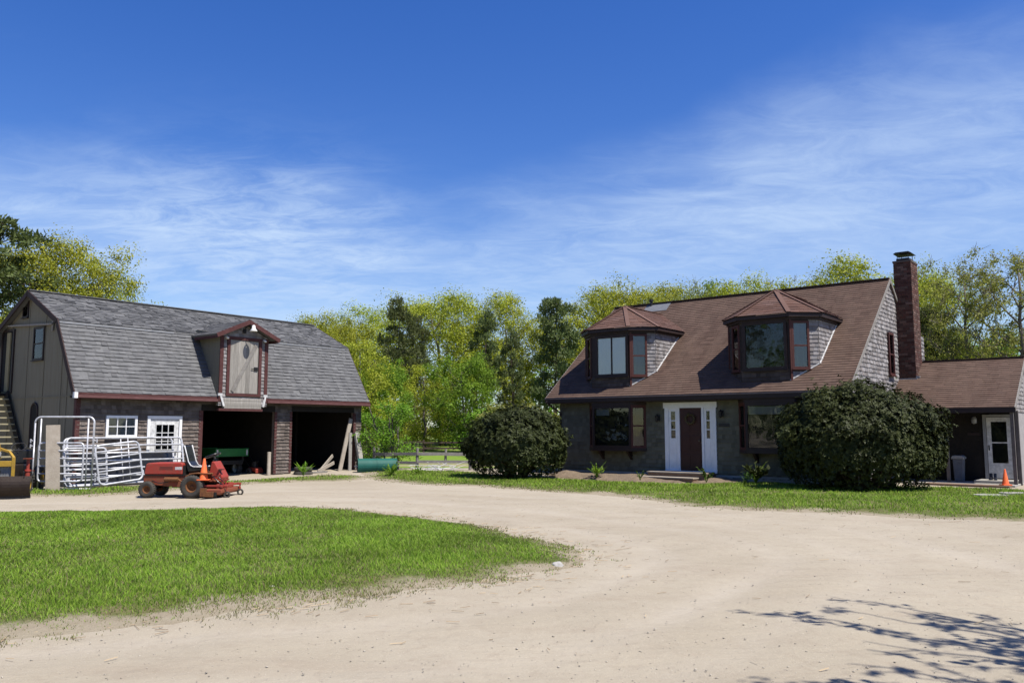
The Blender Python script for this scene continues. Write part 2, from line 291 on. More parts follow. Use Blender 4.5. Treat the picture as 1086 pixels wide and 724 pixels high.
# ------------------------------------------------------------------ helpers: meshes
class MB:
    def __init__(s): s.v = []; s.f = []; s.mi = []; s.cur = 0

    def add(s, pts, faces):
        n = len(s.v); s.v.extend([tuple(p) for p in pts])
        for f in faces: s.f.append([n + k for k in f]); s.mi.append(s.cur)

    def box(s, x0, x1, y0, y1, z0, z1):
        p = [(x0, y0, z0), (x1, y0, z0), (x1, y1, z0), (x0, y1, z0), (x0, y0, z1), (x1, y0, z1), (x1, y1, z1), (x0, y1, z1)]
        s.add(p, [(3, 2, 1, 0), (4, 5, 6, 7), (0, 1, 5, 4), (1, 2, 6, 5), (2, 3, 7, 6), (3, 0, 4, 7)]); return s

    def fbox(s, F, u0, u1, v0, v1, n0, n1):
        O, U, Vv, Nn = F
        P = lambda u, v, n: O + U * u + Vv * v + Nn * n
        p = [P(u0, v0, n0), P(u1, v0, n0), P(u1, v1, n0), P(u0, v1, n0), P(u0, v0, n1), P(u1, v0, n1), P(u1, v1, n1), P(u0, v1, n1)]
        s.add(p, [(3, 2, 1, 0), (4, 5, 6, 7), (0, 1, 5, 4), (1, 2, 6, 5), (2, 3, 7, 6), (3, 0, 4, 7)]); return s

    def bar(s, a, b, w, h, up=(0, 0, 1)):
        a = V(a); b = V(b); d = (b - a).normalized(); upv = V(up)
        x = d.cross(upv)
        if x.length < 1e-4: x = d.cross(V((0, 1, 0)))
        x.normalize(); y = x.cross(d)
        p = [q + x * i * w / 2 + y * j * h / 2 for q in (a, b) for i, j in ((-1, -1), (1, -1), (1, 1), (-1, 1))]
        s.add(p, [(0, 1, 2, 3), (7, 6, 5, 4), (0, 4, 5, 1), (1, 5, 6, 2), (2, 6, 7, 3), (3, 7, 4, 0)]); return s

    def tube(s, pts, radii, n=8, cap=True, closed=False):
        pts = [V(p) for p in pts]
        if isinstance(radii, (int, float)): radii = [radii] * len(pts)
        base = len(s.v); m = len(pts); prev = None
        for i, p in enumerate(pts):
            a = pts[i - 1] if (i > 0 or closed) else p; b = pts[(i + 1) % m] if (i < m - 1 or closed) else p
            d = (b - a)
            if d.length < 1e-7: d = V((0, 0, 1))
            d.normalize()
            if prev is None: x = d.orthogonal().normalized()
            else:
                x = prev - d * prev.dot(d)
                if x.length < 1e-5: x = d.orthogonal()
                x.normalize()
            prev = x; y = d.cross(x)
            for k in range(n):
                an = 2 * math.pi * k / n
                s.v.append(tuple(p + (x * math.cos(an) + y * math.sin(an)) * radii[i]))
        rings = m if closed else m - 1
        for i in range(rings):
            i2 = (i + 1) % m
            for k in range(n):
                k2 = (k + 1) % n
                s.f.append([base + i * n + k, base + i * n + k2, base + i2 * n + k2, base + i2 * n + k]); s.mi.append(s.cur)
        if cap and not closed:
            s.f.append([base + k for k in range(n)][::-1]); s.mi.append(s.cur)
            s.f.append([base + (m - 1) * n + k for k in range(n)]); s.mi.append(s.cur)
        return s

    def prism(s, poly, O, U, Vv, Nn, n0, n1):
        """polygon (u, v) in the plane O,U,V extruded along N from n0 to n1"""
        m = len(poly); p = [O + U * u + Vv * v + Nn * n0 for u, v in poly] + [O + U * u + Vv * v + Nn * n1 for u, v in poly]
        s.add(p, [tuple(range(m))[::-1], tuple(range(m, 2 * m))] + [(k, (k + 1) % m, m + (k + 1) % m, m + k) for k in range(m)]); return s

    def lathe(s, prof, c, axis, n=20):
        """profile (r, h) turned about axis through c"""
        c = V(c); a = V(axis).normalized(); x = a.orthogonal().normalized(); y = a.cross(x); base = len(s.v)
        for r, h in prof:
            for k in range(n):
                an = 2 * math.pi * k / n; s.v.append(tuple(c + a * h + (x * math.cos(an) + y * math.sin(an)) * r))
        for i in range(len(prof) - 1):
            for k in range(n):
                k2 = (k + 1) % n; s.f.append([base + i * n + k, base + i * n + k2, base + (i + 1) * n + k2, base + (i + 1) * n + k]); s.mi.append(s.cur)
        return s

    def build_each(s, name, m, parent=None, **k):
        """one object per connected piece"""
        par = list(range(len(s.v)))

        def fd(i):
            while par[i] != i: par[i] = par[par[i]]; i = par[i]
            return i
        for f in s.f:
            for a in f[1:]: par[fd(f[0])] = fd(a)
        g = {}
        for f in s.f: g.setdefault(fd(f[0]), []).append(f)
        out = []
        for fs in g.values():
            ids = sorted({i for f in fs for i in f}); mp = {i: n for n, i in enumerate(ids)}; q = MB()
            q.add([s.v[i] for i in ids], [[mp[i] for i in f] for f in fs]); out.append(q.build(name, m, parent, **k))
        return out

    def build(s, name, m, parent=None, smooth=False, bevel=0.0, recalc=True):
        me = bpy.data.meshes.new(name); me.from_pydata(s.v, [], s.f)
        mats = m if isinstance(m, (list, tuple)) else [m]
        for x in mats: me.materials.append(x)
        if len(mats) > 1: me.polygons.foreach_set('material_index', s.mi)
        if recalc:
            bm = bmesh.new(); bm.from_mesh(me); bmesh.ops.recalc_face_normals(bm, faces=bm.faces); bm.to_mesh(me); bm.free()
        if smooth:
            me.polygons.foreach_set('use_smooth', [True] * len(me.polygons))
        me.update()
        o = bpy.data.objects.new(name, me); COL.objects.link(o)
        if parent: o.parent = parent
        if bevel:
            b = o.modifiers.new('bevel', 'BEVEL'); b.width = bevel; b.segments = 2; b.limit_method = 'ANGLE'
        return o


def clip_half(poly, a, b, c):
    """keep a*u+b*v<=c"""
    out = []
    for i in range(len(poly)):
        p, q = poly[i], poly[(i + 1) % len(poly)]
        dp = a * p[0] + b * p[1] - c; dq = a * q[0] + b * q[1] - c
        if dp <= 0: out.append(p)
        if (dp < 0 < dq) or (dq < 0 < dp):
            t = dp / (dp - dq); out.append((p[0] + (q[0] - p[0]) * t, p[1] + (q[1] - p[1]) * t))
    return out


def area2(poly):
    return sum(poly[i][0] * poly[(i + 1) % len(poly)][1] - poly[(i + 1) % len(poly)][0] * poly[i][1] for i in range(len(poly)))


def shingles(mb, F, poly, course=0.13, wr=(0.1, 0.24), proud=0.016, base=0.004, holes=(), jit=0.006, gap=0.003, flat=False, missing=0.0, wave=0.0, curl=0.004):
    """individually laid shingles (or bricks, with flat) over a convex outline"""
    O, U, Vv, Nn = F
    if area2(poly) < 0: poly = poly[::-1]
    us = [p[0] for p in poly]; vs = [p[1] for p in poly]
    k0 = math.floor(min(vs) / course); k1 = math.ceil(max(vs) / course)
    planes = []
    for i in range(len(poly)):
        p, q = poly[i], poly[(i + 1) % len(poly)]
        a, b = (q[1] - p[1]), -(q[0] - p[0]); planes.append((a, b, a * p[0] + b * p[1]))
    ru = random.uniform
    for k in range(k0, k1):
        v0 = k * course; v1 = v0 + course; vc = (v0 + v1) / 2
        segs = [(min(us), max(us))]
        for (h0, h1, hv0, hv1) in holes:
            if hv0 < vc < hv1:
                ns = []
                for a, b in segs:
                    if h1 <= a or h0 >= b: ns.append((a, b)); continue
                    if h0 > a: ns.append((a, h0))
                    if h1 < b: ns.append((h1, b))
                segs = ns
        for a, b in segs:
            u = a - (ru(0, wr[1]) if not flat else (wr[0] / 2 if k % 2 else 0))
            while u < b:
                w = ru(*wr)
                l = max(u + gap / 2, a); r = min(u + w - gap / 2, b); u += w
                if r - l < 0.004: continue
                if missing and random.random() < missing: continue
                wv = wave * math.sin(l * 1.7 + k * 1.3) if wave else 0
                j = ru(-jit, jit) + wv
                top = v1 - gap if flat else v1 + 0.004
                cell = [(l, v0 + j), (r, v0 + j + ru(-.2, .2) * jit), (r, top), (l, top)]
                for pl in planes:
                    cell = clip_half(cell, *pl)
                    if len(cell) < 3: break
                if len(cell) < 3: continue
                vm = min(c[1] for c in cell)
                e = ru(-curl, curl); e2 = ru(-curl, curl)
                pts = []
                for (cu, cv) in cell:
                    h = base + (proud + e if flat else (proud + (e if cu < (l + r) / 2 else e2)) * max(0.0, 1 - (cv - v0) / course) + 0.002)
                    pts.append(O + U * cu + Vv * cv + Nn * h)
                m = len(pts); low = [O + U * cu + Vv * cv for cu, cv in cell]
                faces = [tuple(range(m))]
                if flat: faces += [(i, m + i, m + (i + 1) % m, (i + 1) % m) for i in range(m)]
                else:
                    for i in range(m):
                        i2 = (i + 1) % m
                        if cell[i][1] < vm + 0.02 and cell[i2][1] < vm + 0.02: faces.append((i, m + i, m + i2, i2))
                mb.add(pts + low, faces)


def tag(o, label=None, cat=None, group=None, kind=None):
    if label: o['label'] = label
    if cat: o['category'] = cat
    if group: o['group'] = group
    if kind: o['kind'] = kind
    return o


def empty(name, loc=(0, 0, 0), rz=0.0, label=None, cat=None, group=None):
    o = bpy.data.objects.new(name, None); COL.objects.link(o); o.location = loc; o.rotation_euler = (0, 0, rz); o.empty_display_size = .3
    return tag(o, label, cat, group)


def copy_tree(o, parent=None):
    c = o.copy(); COL.objects.link(c)
    if parent: c.parent = parent
    for ch in [x for x in o.children]: copy_tree(ch, c)
    return c


def fast_mesh(name, verts, tris_per, mats, mi=None, nv=None):
    """numpy mesh: verts (n, k, 3) -> n separate polygons given by tris_per, a list of index tuples in 0..k-1"""
    n, k, _ = verts.shape
    me = bpy.data.meshes.new(name); me.vertices.add(n * k); me.vertices.foreach_set('co', verts.astype(np.float32).ravel())
    loops = []; starts = []; tot = 0; base = (np.arange(n) * k)[:, None]
    parts = [base + np.array(t)[None, :] for t in tris_per]
    lens = [len(t) for t in tris_per]
    allidx = np.concatenate(parts, axis=1).ravel()
    per = np.array(lens); cum = np.concatenate([[0], np.cumsum(per)])
    st = (np.arange(n) * cum[-1])[:, None] + cum[None, :-1]
    me.loops.add(len(allidx)); me.loops.foreach_set('vertex_index', allidx.astype(np.int32))
    me.polygons.add(n * len(lens)); me.polygons.foreach_set('loop_start', st.ravel().astype(np.int32))
    for x in mats: me.materials.append(x)
    if mi is not None: me.polygons.foreach_set('material_index', np.repeat(mi, len(lens)).astype(np.int32))
    me.update(calc_edges=True); me.validate()
    return me


def link_mesh(name, me, parent=None):
    o = bpy.data.objects.new(name, me); COL.objects.link(o)
    if parent: o.parent = parent
    return o


X3, Y3, Z3 = V((1, 0, 0)), V((0, 1, 0)), V((0, 0, 1))


def zg(y):
    def s(a, b): t = min(1, max(0, (y - a) / (b - a))); return t * t * (3 - 2 * t)
    return .10 * s(26, 31) + .35 * s(40, 72)


def zg_np(y):
    def s(a, b): t = np.clip((y - a) / (b - a), 0, 1); return t * t * (3 - 2 * t)
    return .10 * s(26, 31) + .35 * s(40, 72)


# ================================================================== GROUND
def vn(x, y, sc, seed=0):
    """smooth value noise 0..1 over numpy arrays"""
    r = np.random.default_rng(seed); tab = r.random((64, 64)); x = x * sc + 500; y = y * sc + 500
    xi = np.floor(x).astype(int); yi = np.floor(y).astype(int); fx = x - xi; fy = y - yi; fx = fx * fx * (3 - 2 * fx); fy = fy * fy * (3 - 2 * fy)
    g = lambda a, b: tab[a % 64, b % 64]
    return (g(xi, yi) * (1 - fx) + g(xi + 1, yi) * fx) * (1 - fy) + (g(xi, yi + 1) * (1 - fx) + g(xi + 1, yi + 1) * fx) * fy


def sheet(name, xs, ys, m, dz=0.0, zf=None, kind='structure', z_under=None):
    Xg, Yg = np.meshgrid(xs, ys); Zg = zg_np(Yg) + dz
    if zf is not None: Zg = Zg + zf(Xg, Yg)
    v = np.stack([Xg, Yg, Zg], -1).reshape(-1, 3); nx = len(xs); ny = len(ys)
    i = (np.arange(ny - 1)[:, None] * nx + np.arange(nx - 1)[None, :]).ravel()
    f = np.stack([i, i + 1, i + 1 + nx, i + nx], 1)
    me = bpy.data.meshes.new(name); me.from_pydata(v.tolist(), [], f.tolist()); me.materials.append(m)
    me.polygons.foreach_set('use_smooth', [True] * len(me.polygons))
    return tag(link_mesh(name, me), kind=kind)


ISLAND = [(-17, 14.6), (-13.5, 16.0), (-10.24, 16.6), (-8.81, 16.5), (-7.2, 17.2), (-5.06, 17.5), (-3.6, 17.3), (-2.27, 16.3), (-.9, 14.6), (-.1, 13.5), (.55, 12.5), (1.0, 11.4), (.80, 10.3), (-.1, 9.35),
          (-.85, 8.8), (-1.5, 8.25), (-2.45, 7.65), (-3.4, 7.2), (-4.4, 6.75), (-6.5, 6.2), (-12, 6.1), (-17, 8)]


def wheel_tracks(x, y):
    """0..1 where tyres have packed the sand, in curves that follow the lawn"""
    d = dist_edge(x, y, smooth_poly(ISLAND)) + (vn(x, y, .35, 41) - .5) * .7
    t = sum(a * np.exp(-((d - c) / w) ** 2) for c, w, a in ((.85, .22, .8), (2.35, .26, 1.0), (3.5, .24, .6), (5.0, .28, .8), (6.4, .3, .4)))
    return np.clip(t * (.35 + .9 * vn(x, y, .6, 43)), 0, 1)


def micro(x, y):
    fade = np.clip((30 - np.hypot(x, y)) / 8, 0, 1)
    return fade * (0.030 * (vn(x, y, .9, 3) - .5) + 0.022 * (vn(x, y, 2.3, 4) - .5) + 0.012 * (vn(x, y, 6, 5) - .5))


ysf = np.concatenate([np.arange(33.5, 80, .5), np.array([90, 130, 250, 500, 1200])])
sheet('paddock', np.array([-1200, -150, -60, -20, -10, 0, 20, 60, 150, 1200]), ysf, M['field'], dz=0.006)


def inpoly(x, y, poly):
    r = np.zeros(len(x), bool); n = len(poly)
    for i in range(n):
        x0, y0 = poly[i]; x1, y1 = poly[(i + 1) % n]
        if y0 == y1: continue
        c = ((y0 > y) != (y1 > y)) & (x < (x1 - x0) * (y - y0) / (y1 - y0) + x0); r ^= c
    return r


def dist_edge(x, y, poly):
    d = np.full(len(x), 1e9); n = len(poly)
    for i in range(n):
        a = np.array(poly[i]); b = np.array(poly[(i + 1) % n]); ab = b - a; L2 = (ab ** 2).sum() + 1e-9
        t = np.clip(((x - a[0]) * ab[0] + (y - a[1]) * ab[1]) / L2, 0, 1)
        d = np.minimum(d, np.hypot(x - a[0] - t * ab[0], y - a[1] - t * ab[1]))
    return d


def smooth_poly(pts, n=3):
    p = np.array(pts, float)
    for _ in range(n):
        q = np.roll(p, -1, 0); p = np.stack([.75 * p + .25 * q, .25 * p + .75 * q], 1).reshape(-1, 2)
    return p


def rough_poly(p, amp, sc=1.2, seed=0):
    out = np.array(p); c = out.mean(0)
    d = np.gradient(out, axis=0); nrm = np.stack([d[:, 1], -d[:, 0]], 1); nrm /= np.linalg.norm(nrm, axis=1, keepdims=True) + 1e-9
    w = (vn(out[:, 0], out[:, 1], sc, seed) - .5) * 2 * amp + (vn(out[:, 0], out[:, 1], sc * 4, seed + 1) - .5) * amp
    return out + nrm * w[:, None]


def turf(name, poly, mound, spread=0.25, seed=0, hscale=1.0, dens=900, dry=0.10, label=None, hmean=0.042):
    """a sod sheet with a soft raised middle, and the blades growing from it"""
    poly = rough_poly(smooth_poly(poly), .16, 1.0, seed)
    x0, y0 = poly.min(0); x1, y1 = poly.max(0)
    st = 0.16
    gx = np.arange(x0 - st, x1 + st, st); gy = np.arange(y0 - st, y1 + st, st)
    Xg, Yg = np.meshgrid(gx, gy); ins = inpoly(Xg.ravel(), Yg.ravel(), poly); de = dist_edge(Xg.ravel(), Yg.ravel(), poly)
    sd = np.where(ins, de, -de)
    hfun = lambda x, y, s: zg_np(y) + np.where(s > 0, mound * (1 - np.exp(-np.maximum(s, 0) / 1.0)), 0) + micro(x, y)
    z = (hfun(Xg.ravel(), Yg.ravel(), sd) + np.clip(sd / .15, -2.2, 1) * .012).reshape(Xg.shape)
    nx = len(gx); ny = len(gy); keep = (sd > -.5).reshape(Xg.shape)
    idx = np.arange(nx * ny).reshape(ny, nx); vs = np.stack([Xg, Yg, z], -1).reshape(-1, 3)
    f = [(idx[j, i], idx[j, i + 1], idx[j + 1, i + 1], idx[j + 1, i]) for j in range(ny - 1) for i in range(nx - 1) if keep[j, i] and keep[j + 1, i + 1] and keep[j, i + 1] and keep[j + 1, i]]
    me = bpy.data.meshes.new(name); me.from_pydata(vs.tolist(), [], [tuple(int(k) for k in q) for q in f]); me.materials.append(M['sod'])
    bm = bmesh.new(); bm.from_mesh(me); bmesh.ops.delete(bm, geom=[v for v in bm.verts if not v.link_faces], context='VERTS'); bm.to_mesh(me); bm.free()
    me.polygons.foreach_set('use_smooth', [True] * len(me.polygons))
    co = np.zeros(len(me.vertices) * 3); me.vertices.foreach_get('co', co); co = co.reshape(-1, 3)
    sv = dist_edge(co[:, 0], co[:, 1], poly) * np.where(inpoly(co[:, 0], co[:, 1], poly), 1, -1)
    cov = np.clip((sv - .05 + (vn(co[:, 0], co[:, 1], 2.1, seed + 4) - .5) * .7) / (spread * 1.3), 0, 1)
    at_ = me.attributes.new('turf', 'FLOAT', 'POINT'); at_.data.foreach_set('value', cov.astype(np.float32))
    tag(link_mesh(name, me), kind='structure')
    # blades
    n = int((x1 - x0 + 1) * (y1 - y0 + 1) * dens); r = np.random.default_rng(seed + 50)
    x = r.uniform(x0 - .5, x1 + .5, n); y = r.uniform(y0 - .5, y1 + .5, n)
    ins = inpoly(x, y, poly); de = dist_edge(x, y, poly); s = np.where(ins, de, -de)
    inview = (y > 3) & (np.abs(x) < y * .8 + 4)
    dist = np.hypot(x, y)
    near = np.clip(11 / dist, .35, 1.35)                        # fewer, broader blades far off
    patch = vn(x, y, 1.4, seed + 9) * .6 + vn(x, y, 4.5, seed + 8) * .4
    p = np.clip((s + .25 + (patch - .5) * .9 + (vn(x, y, 11, seed + 3) - .5) * .5) / (spread * 1.5), 0, 1) ** 1.5 * near / 1.35 * np.clip(.45 + patch * 1.1, 0, 1)
    k = inview & (r.random(n) < p)
    x, y, s, dist, patch = x[k], y[k], s[k], dist[k], patch[k]; n = len(x)
    edge = np.clip(s / .9, 0, 1)
    h = hmean * hscale * (.45 + .75 * edge) * r.uniform(.55, 1.35, n) * (.6 + .85 * patch)
    w = np.clip(.0032 * np.maximum(1, dist / 7.5), .003, .018) * r.uniform(.7, 1.3, n)
    a = r.uniform(0, 2 * np.pi, n); lean = r.uniform(.2, 1.1, n) * h; la = r.uniform(0, 2 * np.pi, n)
    ax, ay = np.cos(a) * w, np.sin(a) * w; lx, ly = np.cos(la) * lean, np.sin(la) * lean
    z = hfun(x, y, s) + .004
    P = np.zeros((n, 5, 3))
    P[:, 0] = np.stack([x - ax, y - ay, z], 1); P[:, 1] = np.stack([x + ax, y + ay, z], 1)
    mxx, myy = x + lx * .35, y + ly * .35
    P[:, 2] = np.stack([mxx + ax * .75, myy + ay * .75, z + h * .6], 1); P[:, 3] = np.stack([mxx - ax * .75, myy - ay * .75, z + h * .6], 1)
    P[:, 4] = np.stack([x + lx, y + ly, z + h], 1)
    drym = (r.random(n) < dry * (.3 + 1.6 * vn(x, y, .8, seed + 6)) + .70 * np.clip(1 - (s + .10) / .75, 0, 1)).astype(int)
    me = fast_mesh('grass', P, [(0, 1, 2, 3), (3, 2, 4)], [M['grass'], M['grass_dry']], drym)
    o = tag(link_mesh('grass', me), label, 'grass', kind='stuff'); print('blades', name, n)
    return hfun


ys = np.concatenate([np.array([-400, -120, -40, -12, -2]), np.arange(0, 26, .16), np.arange(26, 80, .5), np.array([90, 130, 250, 500, 1200])])
xs = np.concatenate([np.array([-1200, -400, -150, -70, -40]), np.arange(-26, 22, .16), np.array([30, 45, 70, 150, 400, 1200])])
gnd = sheet('ground', xs, ys, M['dirt'], zf=micro)


def lay_tracks():
    me = gnd.data; co = np.zeros(len(me.vertices) * 3); me.vertices.foreach_get('co', co); co = co.reshape(-1, 3)
    near = (np.abs(co[:, 0]) < 30) & (co[:, 1] > -2) & (co[:, 1] < 27); w = np.zeros(len(co)); w[near] = wheel_tracks(co[near, 0], co[near, 1])
    co[:, 2] -= w * .018; me.vertices.foreach_set('co', co.ravel()); a = me.attributes.new('track', 'FLOAT', 'POINT'); a.data.foreach_set('value', w.astype(np.float32))


lay_tracks()

turf('lawn', ISLAND, .10, spread=.42, seed=11, dens=3800, dry=.13, label='mown green lawn island ringed by the sandy drive')
HSTRIP = [(-3.4, 25.4), (-1.17, 24.4), (.43, 22.8), (2.33, 21.3), (3.43, 19.5), (4.24, 17.6), (6.58, 16.4), (7.9, 15.5), (9.2, 15.1), (13, 13.2), (17, 12.5), (19, 18), (15, 21), (13.2, 23.5), (10, 24.5),
          (8, 25.4), (6.2, 25.8), (5.7, 24.9), (4.0, 25.9), (3.0, 26.7), (1.5, 27.6), (-.5, 28.9), (-1.6, 30.5), (-3.5, 31.5), (-5.6, 30.8), (-5.0, 27.8)]
turf('verge', HSTRIP, .05, spread=.5, seed=23, dens=1000, dry=.06, label='bright green grass verge in front of the house and bushes', hscale=1.25)
BSTRIP = [(-16, 21.2), (-13.5, 20.6), (-11.6, 20.7), (-10.01, 21.1), (-9.3, 22.6), (-8.2, 24.4), (-7.37, 25.9), (-6.5, 26.4), (-5.3, 26.6), (-4.6, 27.4), (-5.6, 29.6), (-7.2, 28.6), (-9.4, 26.2), (-10.8, 24.6), (-12.6, 23.0), (-16, 23.2)]
turf('barn_verge', BSTRIP, .03, spread=.6, seed=31, dens=950, dry=.16, label='patchy grass along the foot of the barn', hscale=1.2)
# bare bed of soil under the house front: low heaps
SOIL = [(1.2, 28.4), (2.0, 27.5), (3.0, 26.75), (4.1, 26.05), (6.4, 25.3), (8.6, 24.8), (9.4, 24.4), (9.0, 25.0), (6.5, 26.4), (3.4, 28.8), (1.5, 30.2)]


def bed():
    poly = rough_poly(smooth_poly(SOIL), .12, 1.0, 77); x0, y0 = poly.min(0); x1, y1 = poly.max(0); st = .12
    gx = np.arange(x0 - st, x1 + st, st); gy = np.arange(y0 - st, y1 + st, st); Xg, Yg = np.meshgrid(gx, gy)
    x, y = Xg.ravel(), Yg.ravel(); ins = inpoly(x, y, poly); de = dist_edge(x, y, poly); s = np.where(ins, de, -de)
    z = zg_np(y) + micro(x, y) + np.where(s > -.03, .03 + .17 * np.clip(s / .5, 0, 1) * vn(x, y, 1.6, 5) + .04 * (vn(x, y, 7, 6) - .5), -.06)
    nx = len(gx); v = np.stack([x, y, z], 1); f = []
    for j in range(len(gy) - 1):
        for i in range(nx - 1):
            a = j * nx + i
            if min(s[a], s[a + 1], s[a + nx], s[a + nx + 1]) > -.2: f.append((a, a + 1, a + nx + 1, a + nx))
    me = bpy.data.meshes.new('soil_bed'); me.from_pydata(v.tolist(), [], f); me.materials.append(M['soil']); me.polygons.foreach_set('use_smooth', [True] * len(f))
    tag(link_mesh('soil_bed', me), kind='structure')


bed()


def litter():
    """straw and twigs strewn on the drive, and small pebbles"""
    r = np.random.default_rng(5); n = 9500
    isl = smooth_poly(ISLAND)
    x = r.uniform(-9, 9.5, n * 3); y = r.uniform(5.2, 21, n * 3); de = dist_edge(x, y, isl); ins = inpoly(x, y, isl)
    p = np.where(ins, .25 * np.exp(-de / .25), .012 + .98 * np.exp(-de / .30)) * np.clip(.2 + 1.2 * vn(x, y, 1.1, 2), 0, 1)
    k = r.random(n * 3) < p; x, y = x[k], y[k]; m = len(x)
    L = r.uniform(.015, .07, m) * (1 + 1.5 * (r.random(m) < .05)); a = r.normal(.15, .8, m); w = r.uniform(.0016, .0042, m); z = zg_np(y) + micro(x, y) + .006
    dx, dy = np.cos(a), np.sin(a); P = np.zeros((m, 4, 3)); hz = r.uniform(0, .012, m)
    P[:, 0] = np.stack([x - dx * L + dy * w, y - dy * L - dx * w, z], 1); P[:, 1] = np.stack([x - dx * L - dy * w, y - dy * L + dx * w, z + .004], 1)
    P[:, 2] = np.stack([x + dx * L - dy * w, y + dy * L + dx * w, z + .004 + hz], 1); P[:, 3] = np.stack([x + dx * L + dy * w, y + dy * L - dx * w, z + hz], 1)
    tag(link_mesh('straw', fast_mesh('straw', P, [(0, 1, 2, 3)], [M['straw']])), 'dry straw and twig bits strewn along the lawn edge', 'straw', kind='stuff')
    n = 9000; x = r.uniform(-9, 10, n); y = 5.2 + 14 * r.random(n) ** 1.6; k = ~inpoly(x, y, isl); x, y = x[k], y[k]; m = len(x)
    s = r.lognormal(-5.25, .45, m).clip(.003, .014); z = zg_np(y) + micro(x, y)
    oc = np.array([(1, 0, 0), (0, 1, 0), (-1, 0, 0), (0, -1, 0), (0, 0, .4), (0, 0, -.4)])
    P = np.stack([x, y, z + s * .25], 1)[:, None, :] + oc[None] * s[:, None, None] * r.uniform(.6, 1.3, (m, 6, 1))
    tr = [(0, 1, 4), (1, 2, 4), (2, 3, 4), (3, 0, 4), (1, 0, 5), (2, 1, 5), (3, 2, 5), (0, 3, 5)]
    tag(link_mesh('pebbles', fast_mesh('pebbles', P, tr, [M['pebble']])), 'small pebbles loose on the sandy drive', 'pebbles', kind='stuff')


litter()


def stone(x, y, r, label):
    bm = bmesh.new(); bmesh.ops.create_icosphere(bm, subdivisions=3, radius=1)
    for v in bm.verts:
        d = mnoise.noise(v.co * 1.3 + V((x, y, 0))) * .35; v.co = v.co * (1 + d); v.co.z *= .62
        v.co *= r
    me = bpy.data.meshes.new('stone'); bm.to_mesh(me); bm.free(); me.materials.append(M['stone']); me.polygons.foreach_set('use_smooth', [True] * len(me.polygons))
    o = link_mesh('stone', me); o.location = (x, y, zg(y) + r * .3); tag(o, label, 'stone')


stone(.55, 10.15, .075, 'pale stone at the lawn tip where the drive bends')
stone(-2.46, 8.62, .075, 'small grey stone in the straw on the near lawn edge')


# ================================================================== BARN
BO, BRZ = (-12.38, 23.416, 0.0), R(52.28)
barn = empty('barn', BO, BRZ, 'grey shingled gambrel barn with open bays and a hayloft dormer', 'barn')
BL, BW = 11.14, 7.03
BE, BK, BR = (0.0, 2.6985), (1.32, 4.884), (3.516, 5.965)      # eave, break and ridge as (depth, height)


def window_on(F, u0, u1, v0, v1, parent, frame, back, bars=(), ft=.07, name='window', sill=True, depth=.05, off=.012):
    """a framed window set on a wall face: frame and bars in one mesh, then backing and pane"""
    w = MB()
    w.fbox(F, u0 - ft, u0, v0 - ft, v1 + ft, 0, depth); w.fbox(F, u1, u1 + ft, v0 - ft, v1 + ft, 0, depth)
    w.fbox(F, u0, u1, v1, v1 + ft, 0, depth - .003); w.fbox(F, u0, u1, v0 - ft, v0, 0, depth - .003)
    if sill: w.fbox(F, u0 - ft - .02, u1 + ft + .02, v0 - ft - .03, v0 - ft + .002, 0, depth + .035)
    for kind, pos, t in bars:
        if kind == 'v': w.fbox(F, pos - t / 2, pos + t / 2, v0, v1, off + .004, depth - .012)
        else: w.fbox(F, u0, u1, pos - t / 2, pos + t / 2, off + .003, depth - .010)
    o = w.build(name, frame, parent)
    b = MB(); b.fbox(F, u0, u1, v0, v1, .002, off - .004); bo = b.build('blind' if back in (M['curtain'], M['curtain_dim']) else 'window_back', back, parent)
    g = MB(); g.fbox(F, u0, u1, v0, v1, off, off + .004); go = g.build('pane', M['glass'], parent)
    return o


